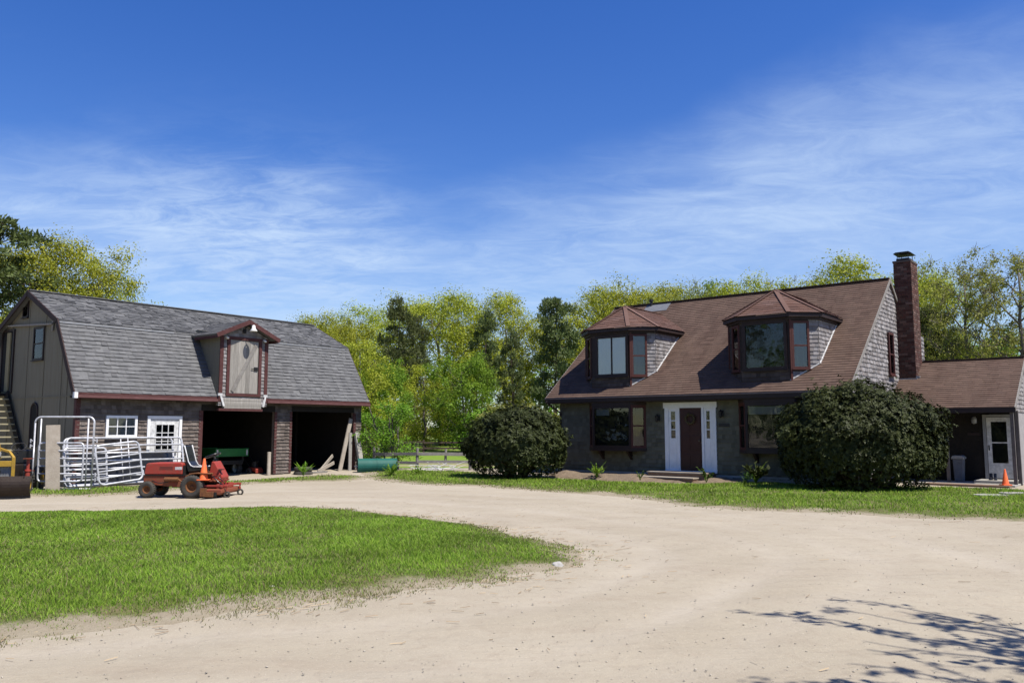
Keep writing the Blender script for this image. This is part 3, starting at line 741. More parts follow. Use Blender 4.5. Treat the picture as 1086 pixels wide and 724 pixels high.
def build_barn():
    Of = V((0, .3, 0)); FF = (Of, X3, Z3, -Y3)              # front wall face, looking out to -y
    # --- front wall: backing then shingles
    segs = [(.2, 4.12, 0, 2.62), (4.12, 6.98, 2.27, 2.62), (6.98, 7.72, 0, 2.62), (7.72, 10.62, 2.30, 2.62), (10.62, 11.0, 0, 2.62)]
    w = MB()
    for a, b, z0, z1 in segs: w.box(a, b, .3, .42, z0, z1)
    for a, b, z0, z1 in segs:
        if z0 < 1: shingles(w, FF, [(a, z0 + .02), (b, z0 + .02), (b, z1), (a, z1)], .118, (.09, .20), .032, holes=[(1.0, 2.05, 1.36, 2.1), (2.32, 3.45, 0, 2.08)], jit=.008)
    w.build('wall', M['barn_shingle'], barn)
    h = MB(); h.box(4.15, 6.98, .26, .30, 2.25, 2.44); h.box(7.7, 10.6, .26, .30, 2.28, 2.47)
    h.build_each('header_board', M['dark_wood'], barn)
    # --- gable walls and rear wall
    prof = [(.3, 0), (.3, 2.72), (1.37, 4.80), (3.515, 5.86), (5.66, 4.80), (6.73, 2.72), (6.73, 0)]
    for t0, t1 in ((.2, .3), (10.9, 11.0)):
        g = MB(); g.prism(prof, V((0, 0, 0)), Y3, Z3, X3, t0, t1); g.build('wall', M['plywood'], barn)
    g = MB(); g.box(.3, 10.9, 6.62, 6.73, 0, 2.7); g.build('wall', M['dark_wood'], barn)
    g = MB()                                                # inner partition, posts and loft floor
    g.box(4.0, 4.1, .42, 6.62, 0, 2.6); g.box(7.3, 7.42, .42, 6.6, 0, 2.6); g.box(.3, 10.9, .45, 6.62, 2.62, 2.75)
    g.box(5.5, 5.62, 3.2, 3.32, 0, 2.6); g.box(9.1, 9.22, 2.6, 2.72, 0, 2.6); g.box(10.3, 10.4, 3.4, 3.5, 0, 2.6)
    g.box(10.84, 10.895, .43, 6.6, 0, 2.6); g.box(.305, .35, .43, 6.6, 0, 2.6); g.box(4.1, 10.84, .43, 6.6, -.02, .015)  # dark inner faces and floor added to put the bays' shade into colour
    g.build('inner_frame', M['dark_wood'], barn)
    # gable boards: battens, belt line, corner boards
    g = MB()
    for d in (.95, 1.35, 2.55, 3.75, 4.95, 6.1):
        top = 2.72 + (d - .3) / 1.07 * 2.08 if d < 1.37 else 4.80 + (min(d, 7.03 - d) - 1.37) / 2.145 * 1.06
        g.box(.186, .2, d - .012, d + .012, 0, top - .05)
    g.box(.182, .2, .35, 6.7, 2.595, 2.63)
    g.build_each('batten', M['plywood'], barn)
    g = MB(); g.box(.17, .3, .265, .30, 0, 2.62); g.box(.17, .2, .30, .40, 0, 2.7)
    g.build('corner_board', M['red_trim'], barn)
    for a, b in ((4.06, 4.2), (6.98, 7.08), (7.62, 7.72), (10.6, 10.72)):
        g = MB(); g.box(a, b, .265, .31, .1, 2.27); g.build('jamb_board', M['red_trim'], barn)
    # --- roof: four slopes with shingles
    rf = MB(); th = .09
    pts = [BE, BK, BR, (BW - BK[0], BK[1]), (BW, BE[1])]
    for (d0, z0), (d1, z1) in zip(pts[:-1], pts[1:]):
        s = V((0, d1 - d0, z1 - z0)); ln = s.length; s.normalize(); nn = X3.cross(s).normalized()
        O = V((0, d0, z0)); F = (O, X3, s, nn)
        rf.fbox(F, 0, BL, 0, ln, -th, 0)
        lower = z0 < 4 and d0 < 1
        if d0 < 3.4:
            if lower:
                for a, b in ((0, 4.5), (6.38, BL)): shingles(rf, F, [(a, -.02), (b, -.02), (b, ln), (a, ln)], .143, (.15, .30), .022, jit=.011, wave=.008, missing=.004, curl=.010)
                shingles(rf, F, [(4.5, ln - .25), (6.38, ln - .25), (6.38, ln), (4.5, ln)], .143, (.26, .34), .016)
            else: shingles(rf, F, [(0, -.06), (BL, -.06), (BL, ln), (0, ln)], .135, (.18, .45), .017, jit=.020, wave=.018, missing=.02, curl=.017)
    rf.build('roof', M['barn_roof'], barn)
    rc = MB(); rc.bar((0, 3.516, 5.985), (BL, 3.516, 5.985), .24, .03); rc.build('ridge_cap', M['barn_roof'], barn)
    g = MB()
    for a, b in ((.0, 3.6), (6.75, 10.9)): g.bar((a, 1.236, 4.795), (b, 1.236, 4.795), .05, .045)
    g.build_each('flashing', M['flashing'], barn)
    # fascia and rake boards
    fb = MB()
    for a, b in ((-.02, 4.66), (6.40, BL + .02)): fb.box(a, b, -.045, 0.0, BE[1] - .17, BE[1] - .005)
    fb.build_each('fascia', M['red_trim'], barn)
    gt = MB()
    for a, b in ((-.01, 4.64), (6.42, BL + .01)): gt.box(a, b, -.075, -.048, BE[1] - .15, BE[1] - .075)
    gt.build_each('gutter_highlight', mat('pinkish_highlight_trim', (0.20, 0.09, 0.086), (0.14, 0.06, 0.056), 5, .7), barn)  # paler strip paints the highlight along the lower fascia
    sf = MB(); sf.box(.0, BL, 0.0, .3, 2.545, 2.60); sf.build('soffit', M['dark_wood'], barn)
    ends = MB(); ends.box(-.05, .05, -.085, .02, 2.53, 2.70); ends.build('eave_return', M['white'], barn)
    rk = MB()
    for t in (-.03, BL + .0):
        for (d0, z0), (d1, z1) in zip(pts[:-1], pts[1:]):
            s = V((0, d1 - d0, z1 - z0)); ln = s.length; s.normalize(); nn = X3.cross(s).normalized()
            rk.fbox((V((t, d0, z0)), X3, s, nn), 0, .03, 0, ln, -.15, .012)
    rk.build_each('rake_board', mat('dark_brown_rake_paint', (0.035, 0.014, 0.013), (0.05, 0.022, 0.02), 5, .7), barn)  # one dark brown for all rake boards
    # white corner foot seen under the eave left of the wall
    # --- front window and door
    WF = (V((0, .3, 0)), X3, Z3, -Y3)
    window_on(WF, 1.13, 1.93, 1.48, 1.98, barn, M['white'], M['curtain_dim'], [('v', 1.40, .022), ('v', 1.665, .022), ('h', 1.73, .022)], ft=.075, depth=.055)
    d = MB(); F = WF
    d.fbox(F, 2.32, 2.41, .02, 2.06, 0, .06); d.fbox(F, 3.37, 3.46, .02, 2.06, 0, .06); d.fbox(F, 2.41, 3.37, 1.96, 2.06, 0, .057)
    d.build('door_frame', M['white'], barn)
    dd = MB(); dd.fbox(F, 2.42, 3.36, .05, 1.95, 0, .03); dd.fbox(F, 2.44, 3.34, .12, .80, .03, .04)
    for u in (2.60, 2.805, 3.01, 3.215): dd.fbox(F, u - .012, u + .012, 1.02, 1.80, .03, .05)
    for v in (1.02, 1.28, 1.54, 1.80): dd.fbox(F, 2.588, 3.227, v - .012, v + .012, .03, .049)
    dr = dd.build('door', M['greywhite'], barn)
    b = MB(); b.fbox(F, 2.60, 3.215, 1.02, 1.80, .030, .034); b.build('pane', M['interior'], dr)
    g = MB(); g.fbox(F, 2.60, 3.215, 1.02, 1.80, .037, .040); g.build('pane', M['glass'], dr)
    kn = MB(); kn.lathe([(0, .09), (.03, .085), (.032, .06), (.012, .05), (.012, .03)], V((3.28, .3, .95)), -Y3, 10); kn.build('door_knob', M['brass'], dr)
    # --- gable openings
    GF = (V((.2, 0, 0)), -Y3, Z3, -X3)                       # u = -depth
    window_on(GF, -3.30, -2.66, 3.83, 4.74, barn, M['brown_trim'], M['interior'], [('h', 4.28, .04)], ft=.06, depth=.04)
    window_on(GF, -4.22, -3.90, 5.22, 5.66, barn, M['brown_trim'], M['interior'], [], ft=.045, depth=.035, name='vent')
    a = MB(); arc = [(-3.22, 1.1), (-2.78, 1.1)] + [(-3.0 + .22 * math.cos(x), 2.23 + .22 * math.sin(x)) for x in np.linspace(0, math.pi, 9)]
    a.prism(arc, V((.2, 0, 0)), -Y3, Z3, -X3, 0, .02); a.build('window', M['interior'], barn)
    a = MB(); a.tube([V((.18, 3.22, 1.1)), V((.18, 3.22, 2.23))] + [V((.18, 3.0 + .22 * math.cos(x), 2.23 + .22 * math.sin(x))) for x in np.linspace(0, math.pi, 9)] + [V((.18, 2.78, 1.1))], .03, 6)
    a.build('window_frame', M['brown_trim'], barn)
    a = MB(); a.fbox(GF, -5.62, -4.84, 2.86, 4.80, 0, .02); a.build('loft_doorway', M['interior'], barn)
    a = MB(); a.fbox(GF, -5.25, -5.0, 2.86, 4.76, .02, .06); a.build('loft_door_leaf', mat('raw_yellowish_plank', (0.42, 0.36, 0.20), (0.34, 0.29, 0.16), 4, .8), barn)
    a = MB(); a.fbox(GF, -5.70, -5.62, 2.8, 4.86, 0, .05); a.fbox(GF, -4.84, -4.76, 2.8, 4.86, 0, .05); a.fbox(GF, -5.62, -4.84, 4.80, 4.87, 0, .047); a.build('loft_door_frame', M['brown_trim'], barn)
    a = MB(); a.bar((.13, 5.5, 5.0), (.13, 2.0, 4.81), .05, .05); a.bar((.16, 2.05, 4.6), (.16, 2.05, 4.98), .02, .10); a.build('gable_rail', M['grey_wood'], barn)
    # --- outside staircase up the gable to the loft doorway
    st = MB(); lo, hi = V((0, 3.05, .1)), V((0, 5.0, 2.80))
    for x in (.12, -1.05): st.bar(V((x, lo.y, lo.z)), V((x, hi.y, hi.z)), .04, .26)
    for x in (-1.0,): st.bar(V((x, lo.y + .2, 1.1)), V((x, hi.y, 3.75)), .05, .09); st.bar(V((x, lo.y + .2, .2)), V((x, lo.y + .2, 1.15)), .08, .08)
    st.box(-1.1, .17, 5.0, 6.2, 2.72, 2.80)
    for yy in (5.1, 6.1): st.bar(V((-1.0, yy, 0)), V((-1.0, yy, 3.8)), .1, .1)
    sc = st.build('staircase', M['dark_wood'], barn)
    for k in range(13):
        f = (k + .6) / 13.6; y = lo.y + (hi.y - lo.y) * f; z = lo.z + (hi.z - lo.z) * f
        t = MB(); t.box(-1.03, .10, y - .13, y + .13, z - .02, z + .022); t.build('tread', mat_tread, sc)
    # --- hayloft dormer
    dm = MB(); t0, t1 = 4.51, 6.37; tc = (t0 + t1) / 2; yf = -.05
    outl = [(t0, 2.42), (t1, 2.42), (t1, 4.74), (tc, 5.16), (t0, 4.74)]
    dm.prism(outl, V((0, yf, 0)), X3, Z3, Y3, 0, .10)
    side = [(yf + .1, 2.62), (1.55, 4.95), (1.3, 5.0), (yf + .1, 4.78)]
    for x in (t0, t1 - .06): dm.prism(side, V((x, 0, 0)), Y3, Z3, X3, 0, .06)
    DF = (V((0, yf, 0)), X3, Z3, -Y3)
    dmo = dm.build('dormer', M['plywood'], barn)
    s = MB(); shingles(s, DF, outl, .118, (.1, .2), .02, holes=[(4.76, 6.10, 2.74, 4.70)]); s.build('dormer_siding', M['house_shingle'], dmo)
    rfm = MB(); ov = .25
    for sg in (-1, 1):
        e = V((tc + sg * 1.20, 0, 4.735)); r0 = V((tc, 0, 5.29)); sl_ = (r0 - e); ln = sl_.length; sl_.normalize()
        U = Y3 if sg < 0 else -Y3; nn = (Y3.cross(sl_) if sg > 0 else sl_.cross(Y3)).normalized()
        if nn.z < 0: nn = -nn
        F = (V((e.x, yf - ov, e.z)), Y3, sl_, nn)
        rfm.fbox(F, 0, 2.6, 0, ln, -.07, 0); shingles(rfm, F, [(0, -.02), (2.5, -.02), (2.5, ln), (0, ln)], .14, (.26, .34), .016)
    rfm.build('dormer_roof', M['barn_roof'], dmo)
    tr = MB()
    for sg in (-1, 1):
        a_, b_ = V((tc + sg * 1.22, yf - ov - .02, 4.69)), V((tc, yf - ov - .02, 5.235)); tr.bar(a_, b_, .035, .14, up=(0, -1, 0)) if False else None
        s_ = (b_ - a_).normalized(); n_ = V((-s_.z, 0, s_.x)); n_ = n_ if n_.z > 0 else -n_
        tr.fbox((a_, s_, n_, -Y3), 0, (b_ - a_).length, -.075, .06, -.015, .02)
        tr.fbox((V((tc + sg * 1.16, yf - ov, 4.66)), Y3, Z3, X3), 0, 1.35, -.05, .05, -.02, .02)
        x = t0 if sg < 0 else t1
        tr.fbox(DF, min(x, x - sg * .13), max(x, x - sg * .13), 2.55, 4.72, 0, .035)
    tr.fbox(DF, t0 + .02, t1 - .16, 2.25, 2.33, -.1, .035)
    tr.build('dormer_trim', M['red_trim'], dmo)
    lb = MB()
    for z in (2.335, 2.42, 2.50, 2.59): lb.fbox(DF, t0 + .2, t1 - .22, z, z + .08, -.1, .03)
    lb.build('dormer_apron', M['grey_wood'], dmo)
    for x in (t0 + .06, t1 - .06):
        c = MB(); c.bar((x, yf - .03, 2.78), (x + (.13 if x < 5.4 else -.10), yf - .05, 2.40), .05, .06); c.box(x - .09, x + .07, yf - .05, yf, 2.74, 2.82); c.build('dormer_bracket', M['greywhite'], dmo)
    # hayloft door: vertical boards, diagonal brace, red frame
    dd = MB(); u = 4.90
    while u < 5.98: dd.fbox(DF, u, min(u + .148, 5.985), 2.84, 4.60, .0, .02); u += .152
    dd.bar(V((4.98, yf - .03, 2.90)), V((5.93, yf - .03, 4.50)), .022, .12, up=(1, 0, -.59)) if False else None
    a_, b_ = V((5.0, yf - .02, 2.90)), V((5.88, yf - .02, 4.50)); s_ = (b_ - a_).normalized(); n_ = V((-s_.z, 0, s_.x))
    ho = dd.build('hayloft_door', M['grey_wood'], dmo)
    bc = MB(); bc.fbox((a_, s_, n_, -Y3), 0, (b_ - a_).length, -.06, .06, 0, .024); bc.build('door_brace', M['rail'], dmo)
    f = MB(); f.fbox(DF, 4.77, 4.88, 2.74, 4.72, 0, .045); f.fbox(DF, 6.0, 6.11, 2.74, 4.72, 0, .045); f.fbox(DF, 4.88, 6.0, 4.62, 4.72, 0, .042); f.fbox(DF, 4.88, 6.0, 2.74, 2.83, 0, .042)
    f.build('hayloft_door_frame', M['red_trim'], dmo)
    lt = MB(); lt.fbox(DF, 5.82, 5.96, 3.62, 3.74, .02, .05); lt.fbox(DF, 5.70, 5.98, 3.665, 3.69, .045, .055); lt.build('latch', M['black_metal'], dmo)
    # gooseneck lamp over the door
    lp = MB(); lp.tube([(5.40, yf, 4.95), (5.42, yf - .12, 5.08), (5.46, yf - .26, 5.12), (5.50, yf - .36, 5.10)], .018, 6); lp.fbox(DF, 5.34, 5.46, 4.86, 5.0, .0, .05)
    lo_ = lp.build('lamp_arm', M['black_metal'], dmo)
    sh = MB(); sh.lathe([(.03, .10), (.05, .08), (.06, .0), (.13, -.10), (.125, -.11), (.05, -.01)], V((5.51, yf - .38, 5.02)), Z3, 14); sh.build('lamp_shade', M['lamp_white'], dmo, smooth=True)
    for x in (4.72, 6.18):
        c = MB(); c.lathe([(0, .14), (.035, .13), (.045, .03), (.03, 0), (.03, -.04)], V((x, yf - .02, 4.68)), V((0, -1, -.4)), 10); c.build('floodlight', M['lamp_white'], dmo, smooth=True)


mat_tread = mat('weathered_tread', (0.52, 0.47, 0.30), (0.40, 0.36, 0.24), 5, .8)
build_barn()


# ================================================================== HOUSE
HO, HRZ = (1.23, 30.015, 0.0), R(-39.07)
house = empty('house', HO, HRZ, 'shingled house with brown roof, two bay dormers, a brick chimney and a low porch wing', 'house')
HL, HW2, HE, HR = 10.65, 4.825, 2.763, 6.608
SL = (HR - HE) / HW2
roofz = lambda d: HE + SL * d


def clapwall(F, poly, m, parent, name, holes=(), course=.13, proud=.018, wr=(.09, .22)):
    s = MB(); shingles(s, F, poly, course, wr, proud, holes=holes); return s.build(name, m, parent)


def build_house():
    wt = .44
    # --- shell
    w = MB(); w.box(.4, 10.47, wt, wt + .12, -.05, 2.70)
    FF = (V((0, wt, 0)), X3, Z3, -Y3)
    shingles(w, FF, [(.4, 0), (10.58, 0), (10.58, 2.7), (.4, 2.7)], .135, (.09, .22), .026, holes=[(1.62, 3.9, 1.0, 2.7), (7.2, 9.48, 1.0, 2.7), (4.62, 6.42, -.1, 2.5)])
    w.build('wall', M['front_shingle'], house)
    fd = MB(); fd.box(.38, 10.42, wt - .03, wt + .10, -.1, .22); fd.build('foundation', M['concrete'], house)
    prof = [(wt, -.05), (wt, HE + .25), (HW2, HR - .10), (2 * HW2 - wt, HE + .25), (2 * HW2 - wt, -.05)]
    g = MB(); g.prism(prof, V((0, 0, 0)), Y3, Z3, X3, 10.48, 10.60)
    GF = (V((10.60, 0, 0)), Y3, Z3, X3)
    half = [(wt, .2), (HW2, .2), (HW2, HR - .12), (wt, HE + .22)]
    half2 = [(HW2, .2), (2 * HW2 - wt, .2), (2 * HW2 - wt, HE + .22), (HW2, HR - .12)]
    for hp in (half, half2): shingles(g, GF, hp, .135, (.09, .2), .02, holes=[(4.28, 4.86, 3.4, 4.8)], jit=.009, curl=.007)
    g.build('wall', M['house_shingle'], house)
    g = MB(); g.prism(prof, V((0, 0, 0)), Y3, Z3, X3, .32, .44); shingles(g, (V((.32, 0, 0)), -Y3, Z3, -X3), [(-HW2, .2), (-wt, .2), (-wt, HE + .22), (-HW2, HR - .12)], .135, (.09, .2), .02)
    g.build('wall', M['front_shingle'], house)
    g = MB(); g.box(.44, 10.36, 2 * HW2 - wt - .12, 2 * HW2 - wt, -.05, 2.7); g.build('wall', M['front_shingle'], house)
    # --- roof
    rf = MB(); s = V((0, HW2, HR - HE)); ln = s.length; s.normalize(); nn = X3.cross(s).normalized(); F = (V((0, 0, HE)), X3, s, nn)
    rf.fbox(F, 0, HL, 0, ln, -.10, 0)
    shingles(rf, F, [(-.01, -.02), (HL + .01, -.02), (HL + .01, ln), (-.01, ln)], .128, (.26, .34), .013, jit=.003, curl=.003)
    sb = V((0, -HW2, HR - HE)).normalized(); F2 = (V((0, 2 * HW2, HE)), -X3, sb, V((0, sb.z, -sb.y)))
    rf.fbox(F2, -HL, 0, 0, ln, -.10, 0)
    rf.build('roof', M['house_roof'], house)
    rc = MB(); rc.bar((0, HW2, HR + .02), (HL, HW2, HR + .02), .22, .03); rc.build('ridge_cap', M['house_roof'], house)
    pt = MB(); pt.fbox(F, 1.55, 2.6, ln - .62, ln - .05, .018, .030); pt.build('roof_patch', M['slate'], house)
    vp = MB(); vp.tube([(1.75, 4.7, roofz(4.7) - .1), (1.75, 4.7, roofz(4.7) + .26)], .055, 10); vp.tube([(1.75, 4.7, roofz(4.7) + .20), (1.75, 4.7, roofz(4.7) + .28)], .085, 10); vp.build('vent_pipe', M['black_metal'], house)
    fa = MB(); fa.box(-.02, HL + .02, -.035, 0, HE - .17, HE - .012); fa.build('fascia', M['brown_trim'], house)
    de = MB(); de.box(-.02, HL + .02, -.05, -.036, HE - .05, HE - .002); de.build('drip_edge', mat('brown_grey_metal_edge', (0.20, 0.14, 0.12), (0.27, 0.21, 0.19), 5, .6), house)
    so_ = MB(); so_.box(.0, HL, .0, wt, HE - .20, HE - .17); so_.build('soffit', M['brown_trim'], house)
    rk = MB()
    for x0, x1 in ((-.03, 0.0), (HL, HL + .03)): rk.fbox(F, x0, x1, -.02, ln, -.085, .010)
    for x0, x1 in ((-HL - .03, -HL), (0, .03)): rk.fbox(F2, x0, x1, -.02, ln, -.085, .010)
    rk.build_each('rake_board', M['rail'], house)
    # small flat stone-grey blob on the roof edge above the door
    # --- bay windows under the eave
    for t0 in (1.98, 7.54):
        t1 = t0 + 1.52; y0 = .06; zb, zt = 1.02, 2.56
        foot = [(t0, y0), (t1, y0), (t1 + .36, wt), (t0 - .36, wt)]
        b = MB()
        big = [(t0 - .02, y0 - .03), (t1 + .02, y0 - .03), (t1 + .40, wt), (t0 - .40, wt)]
        b.prism(big, V((0, 0, 0)), X3, Y3, Z3, zb - .10, zb); bay = b.build('bay_window', M['brown_trim'], house)
        b = MB(); b.prism(big, V((0, 0, 0)), X3, Y3, Z3, zt - .10, zt); b.build('bay_head', M['brown_trim'], bay)
        bk = MB(); bk.prism([(t0 + .0, wt - .05), (t1 - .0, wt - .05), (t1 + .3, wt - .01), (t0 - .3, wt - .01)], V((0, 0, 0)), X3, Y3, Z3, zb, zt - .1); bk.build('bay_back', M['interior'], bay)
        A = V((t1, y0, 0)); Bv = V((t1 + .36, wt, 0)); U = (Bv - A).normalized(); ang = (Bv - A).length
        A2 = V((t0 - .36, wt, 0)); B2 = V((t0, y0, 0)); U2 = (B2 - A2).normalized()
        faces = [((V((t0, y0, 0)), X3, Z3, -Y3), t1 - t0, False), ((A, U, Z3, V((U.y, -U.x, 0))), ang, True), ((A2, U2, Z3, V((U2.y, -U2.x, 0))), ang, True)]
        for Fk, wd, side in faces:
            f = MB(); e = .07
            f.fbox(Fk, 0, e, zb, zt - .1, -.04, .02); f.fbox(Fk, wd - e, wd, zb, zt - .1, -.04, .02); f.fbox(Fk, e, wd - e, zb, zb + .08, -.04, .018); f.fbox(Fk, e, wd - e, zt - .2, zt - .1, -.04, .018)
            if side: f.fbox(Fk, e, wd - e, (zb + zt) / 2 - .05, (zb + zt) / 2, -.03, .015)
            f.build('sash', M['redbrown'] if side else M['brown_trim'], bay)
            g = MB(); g.fbox(Fk, e, wd - e, zb + .08, zt - .2, -.02, -.012); g.build('pane', M['glass'], bay)
        if t0 > 5:
            c = MB(); c.fbox((V((t0, y0, 0)), X3, Z3, -Y3), .08, 1.44, 2.10, 2.34, -.10, -.08); c.build('blind', M['curtain_dim'], bay)
        else:
            c = MB(); c.fbox((V((t0, y0, 0)), X3, Z3, -Y3), .10, .62, 2.12, 2.34, -.10, -.08); c.build('blind', M['curtain_dim'], bay)
            c = MB(); r = random.Random(3)
            for k in range(26):
                px, pz = t0 + .85 + r.gauss(0, .17), zb + .18 + abs(r.gauss(0, .22)); a = r.uniform(0, 3.1)
                c.add([(px, y0 + .16, pz), (px + .12 * math.cos(a), y0 + .13, pz + .05), (px + .2 * math.cos(a), y0 + .15, pz + .16 * math.sin(a) + .02), (px + .05, y0 + .17, pz + .10)], [(0, 1, 2, 3)])
            c.build('window_plant', M['curtain_dim'], bay)
        br = MB()
        for x in (t0 + .2, t1 - .2): br.prism([(wt, zb - .1), (y0 + .06, zb - .1), (wt, zb - .42)], V((x, 0, 0)), Y3, Z3, X3, -.04, .04)
        br.build_each('bay_bracket', M['brown_trim'], bay)
    # --- front door with sidelights
    dz = .32
    s = MB(); P = FF
    for a, b in ((4.60, 4.74), (6.28, 6.42), (5.06, 5.14), (5.92, 6.0)): s.fbox(P, a, b, dz, 2.34, 0, .06)
    s.fbox(P, 4.56, 6.46, 2.34, 2.52, 0, .075); s.fbox(P, 4.60, 6.42, dz - .06, dz, 0, .10)
    sur = s.build('door_surround', M['white'], house)
    for a, b in ((4.74, 5.06), (6.0, 6.28)):
        l = MB(); m0, m1 = a + .08, b - .08
        l.fbox(P, a, m0, dz, 2.34, 0, .035); l.fbox(P, m1, b, dz, 2.34, 0, .035); l.fbox(P, m0, m1, dz, 1.36, 0, .035); l.fbox(P, m0, m1, 2.23, 2.34, 0, .035)
        for v in (1.64, 1.93): l.fbox(P, m0, m1, v - .015, v + .015, 0, .033)
        l.fbox(P, a + .07, b - .07, dz + .12, 1.24, .035, .042)
        so2 = l.build('sidelight', M['white'], sur)
        b_ = MB(); b_.fbox(P, m0, m1, 1.36, 2.23, .004, .010); b_.build('sidelight_back', M['interior'], sur)
        g = MB(); g.fbox(P, m0, m1, 1.36, 2.23, .018, .022); g.build('pane', M['glass'], sur)
    d = MB(); d.fbox(P, 5.14, 5.92, dz, 2.34, 0, .02)
    for v0, v1 in ((.45, .85), (.98, 1.45), (1.58, 2.22)):
        for a, b in ((5.21, 5.49), (5.57, 5.85)): d.fbox(P, a, b, v0, v1, .02, .032)
    do = d.build('front_door', M['door_red'], house, bevel=.006)
    k = MB(); k.lathe([(0, .075), (.028, .07), (.03, .045), (.012, .035), (.012, .0)], V((5.84, wt - .02, 1.28)), -Y3, 10); k.build('door_knob', M['brass'], do)
    st = MB(); st.box(4.35, 6.35, -.35, wt - .04, 0.0, .27); st.box(4.05, 6.15, -.75, -.352, -.05, .13)
    st.build_each('front_step', M['step_wood'], house, bevel=.01)
    nos = MB(); nos.box(4.33, 6.37, -.385, wt - .045, .271, .305); nos.box(4.03, 6.17, -.79, -.354, .131, .165); nos.build_each('step_tread', M['board'], house)
    for x, z in ((4.36, 2.02), (6.62, 2.14)):
        l = MB(); l.fbox(P, x - .05, x + .05, z - .10, z + .10, .02, .04); l.tube([(x, wt - .03, z + .04), (x, wt - .12, z + .12), (x, wt - .16, z + .09)], .012, 6)
        l.lathe([(.02, .10), (.07, .06), (.06, .04), (.045, -.10), (.02, -.13), (0, -.14)], V((x, wt - .16, z)), Z3, 8)
        l.build('wall_lantern', M['black_metal'], house)
    l = MB(); l.fbox(P, 6.50, 6.86, 1.73, 1.83, .02, .04); l.build('wall_plaque', M['black_metal'], house)
    q = MB(); q.tube([(.06, -.06, HE - .12), (.10, .10, HE - .26), (.36, .40, HE - .52), (.37, .40, .1)], .035, 8); q.build('downspout', M['brown_trim'], house, smooth=True)
    # --- roof dormers
    for k, t0 in enumerate((1.74, 7.31)): dormer(t0, k)
    # --- gable window
    G2 = (V((10.62, 0, 0)), Y3, Z3, X3)
    window_on(G2, 4.36, 4.80, 3.46, 4.72, house, M['redbrown'], M['curtain_dim'], [('h', 4.08, .04)], ft=.07, depth=.06)
    # --- chimney
    c = MB(); x0, x1, y0, y1 = 10.605, 11.13, 5.58, 6.44; zt = 7.26; c.box(x0, x1, y0, y1, 0, zt)
    ch = c.build('chimney', M['mortar'], house)
    b = MB()
    for Fk, wd in (((V((x0, y0, 0)), X3, Z3, -Y3), x1 - x0), ((V((x1, y0, 0)), Y3, Z3, X3), y1 - y0), ((V((x1, y1, 0)), -X3, Z3, Y3), x1 - x0)):
        shingles(b, Fk, [(-.008, 2.6), (wd + .008, 2.6), (wd + .008, zt), (-.008, zt)], .0775, (.205, .215), .011, jit=.001, gap=.013, flat=True, curl=.003)
    for Fk, wd in (((V((x0, y0, 0)), Y3, Z3, -X3), y1 - y0),): shingles(b, Fk, [(0, 6.2), (wd, 6.2), (wd, zt), (0, zt)], .0775, (.205, .215), .011, jit=.001, gap=.013, flat=True, curl=.003)
    b.build('brickwork', M['brick'], ch)
    q = MB(); q.box(x0 - .03, x1 + .03, y0 - .03, y1 + .03, zt, zt + .06); q.build('chimney_crown', M['mortar'], ch)
    q = MB(); zc = zt + .06
    q.box(x0 + .06, x1 - .06, y0 + .12, y1 - .12, zc, zc + .10)
    for a in (x0 + .08, x1 - .10):
        for e in (y0 + .14, y1 - .16): q.box(a, a + .02, e, e + .02, zc + .10, zc + .26)
    n = 9
    for i in range(n):
        u = x0 + .09 + (x1 - x0 - .18) * i / (n - 1); q.box(u - .004, u + .004, y0 + .143, y0 + .149, zc + .1, zc + .26)
    q.prism([(x0 - .02, zc + .26), (x1 + .02, zc + .26), (x1 - .06, zc + .31), (x0 + .06, zc + .31)], V((0, y0 + .05, 0)), X3, Z3, Y3, 0, y1 - y0 - .1)
    q.build('chimney_cap', M['black_metal'], ch)
    q = MB(); q.box(x0, x1 + .05, y0 - .09, y0 - .012, 3.24, 3.33); q.box(x1 + .012, x1 + .12, y0 - .05, y1, 3.26, 3.40); q.build('chimney_flashing', M['flashing'], ch)
    sh = MB(); sh.box(10.605, 11.02, 6.46, 7.3, 2.5, 4.85); shingles(sh, (V((11.02, 6.46, 0)), Y3, Z3, X3), [(0, 3.4), (.84, 3.4), (.84, 4.85), (0, 4.55)], .135, (.09, .2), .02); sh.build('chimney_chase', M['house_shingle'], house)
    # --- the low porch wing
    we, wz, wr_, wrz = 3.9, 2.30, 6.56, 3.93; a0, a1 = 10.5, 14.12
    s = V((0, wr_ - we, wrz - wz)); ln = s.length; s.normalize(); nn = X3.cross(s).normalized(); F = (V((0, we, wz)), X3, s, nn)
    rf = MB(); rf.fbox(F, a0, a1, 0, ln, -.09, 0); shingles(rf, F, [(a0, -.02), (a1, -.02), (a1, ln), (a0, ln)], .128, (.26, .34), .013, jit=.003)
    sb = V((0, -(wr_ - we), wrz - wz)).normalized(); F2 = (V((0, 2 * wr_ - we, wz)), -X3, sb, V((0, sb.z, -sb.y))); rf.fbox(F2, -a1, -a0, 0, ln, -.09, 0)
    rf.build('wing_roof', M['house_roof'], house)
    rc = MB(); rc.bar((a0 + .6, wr_, wrz + .015), (a1, wr_, wrz + .015), .2, .03); rc.build('ridge_cap', M['house_roof'], house)
    q = MB(); q.box(a0 + .02, a1 + .02, we - .03, we, wz - .16, wz - .012); q.build('fascia', M['brown_trim'], house)
    q = MB(); q.fbox(F, a1, a1 + .03, -.03, ln, -.10, .012); q.fbox(F2, -a1 - .03, -a1, -.03, ln, -.10, .012); q.build_each('rake_board', M['rail'], house)
    q = MB(); q.box(a0, a1 - .12, 5.2, 5.3, 0, 2.9); q.build('wing_wall', M['dark_wood'], house)
    gp = [(we + .12, wz - .12), (wr_, wz - .12), (wr_, wrz - .1), (we + .12, wz - .04)]
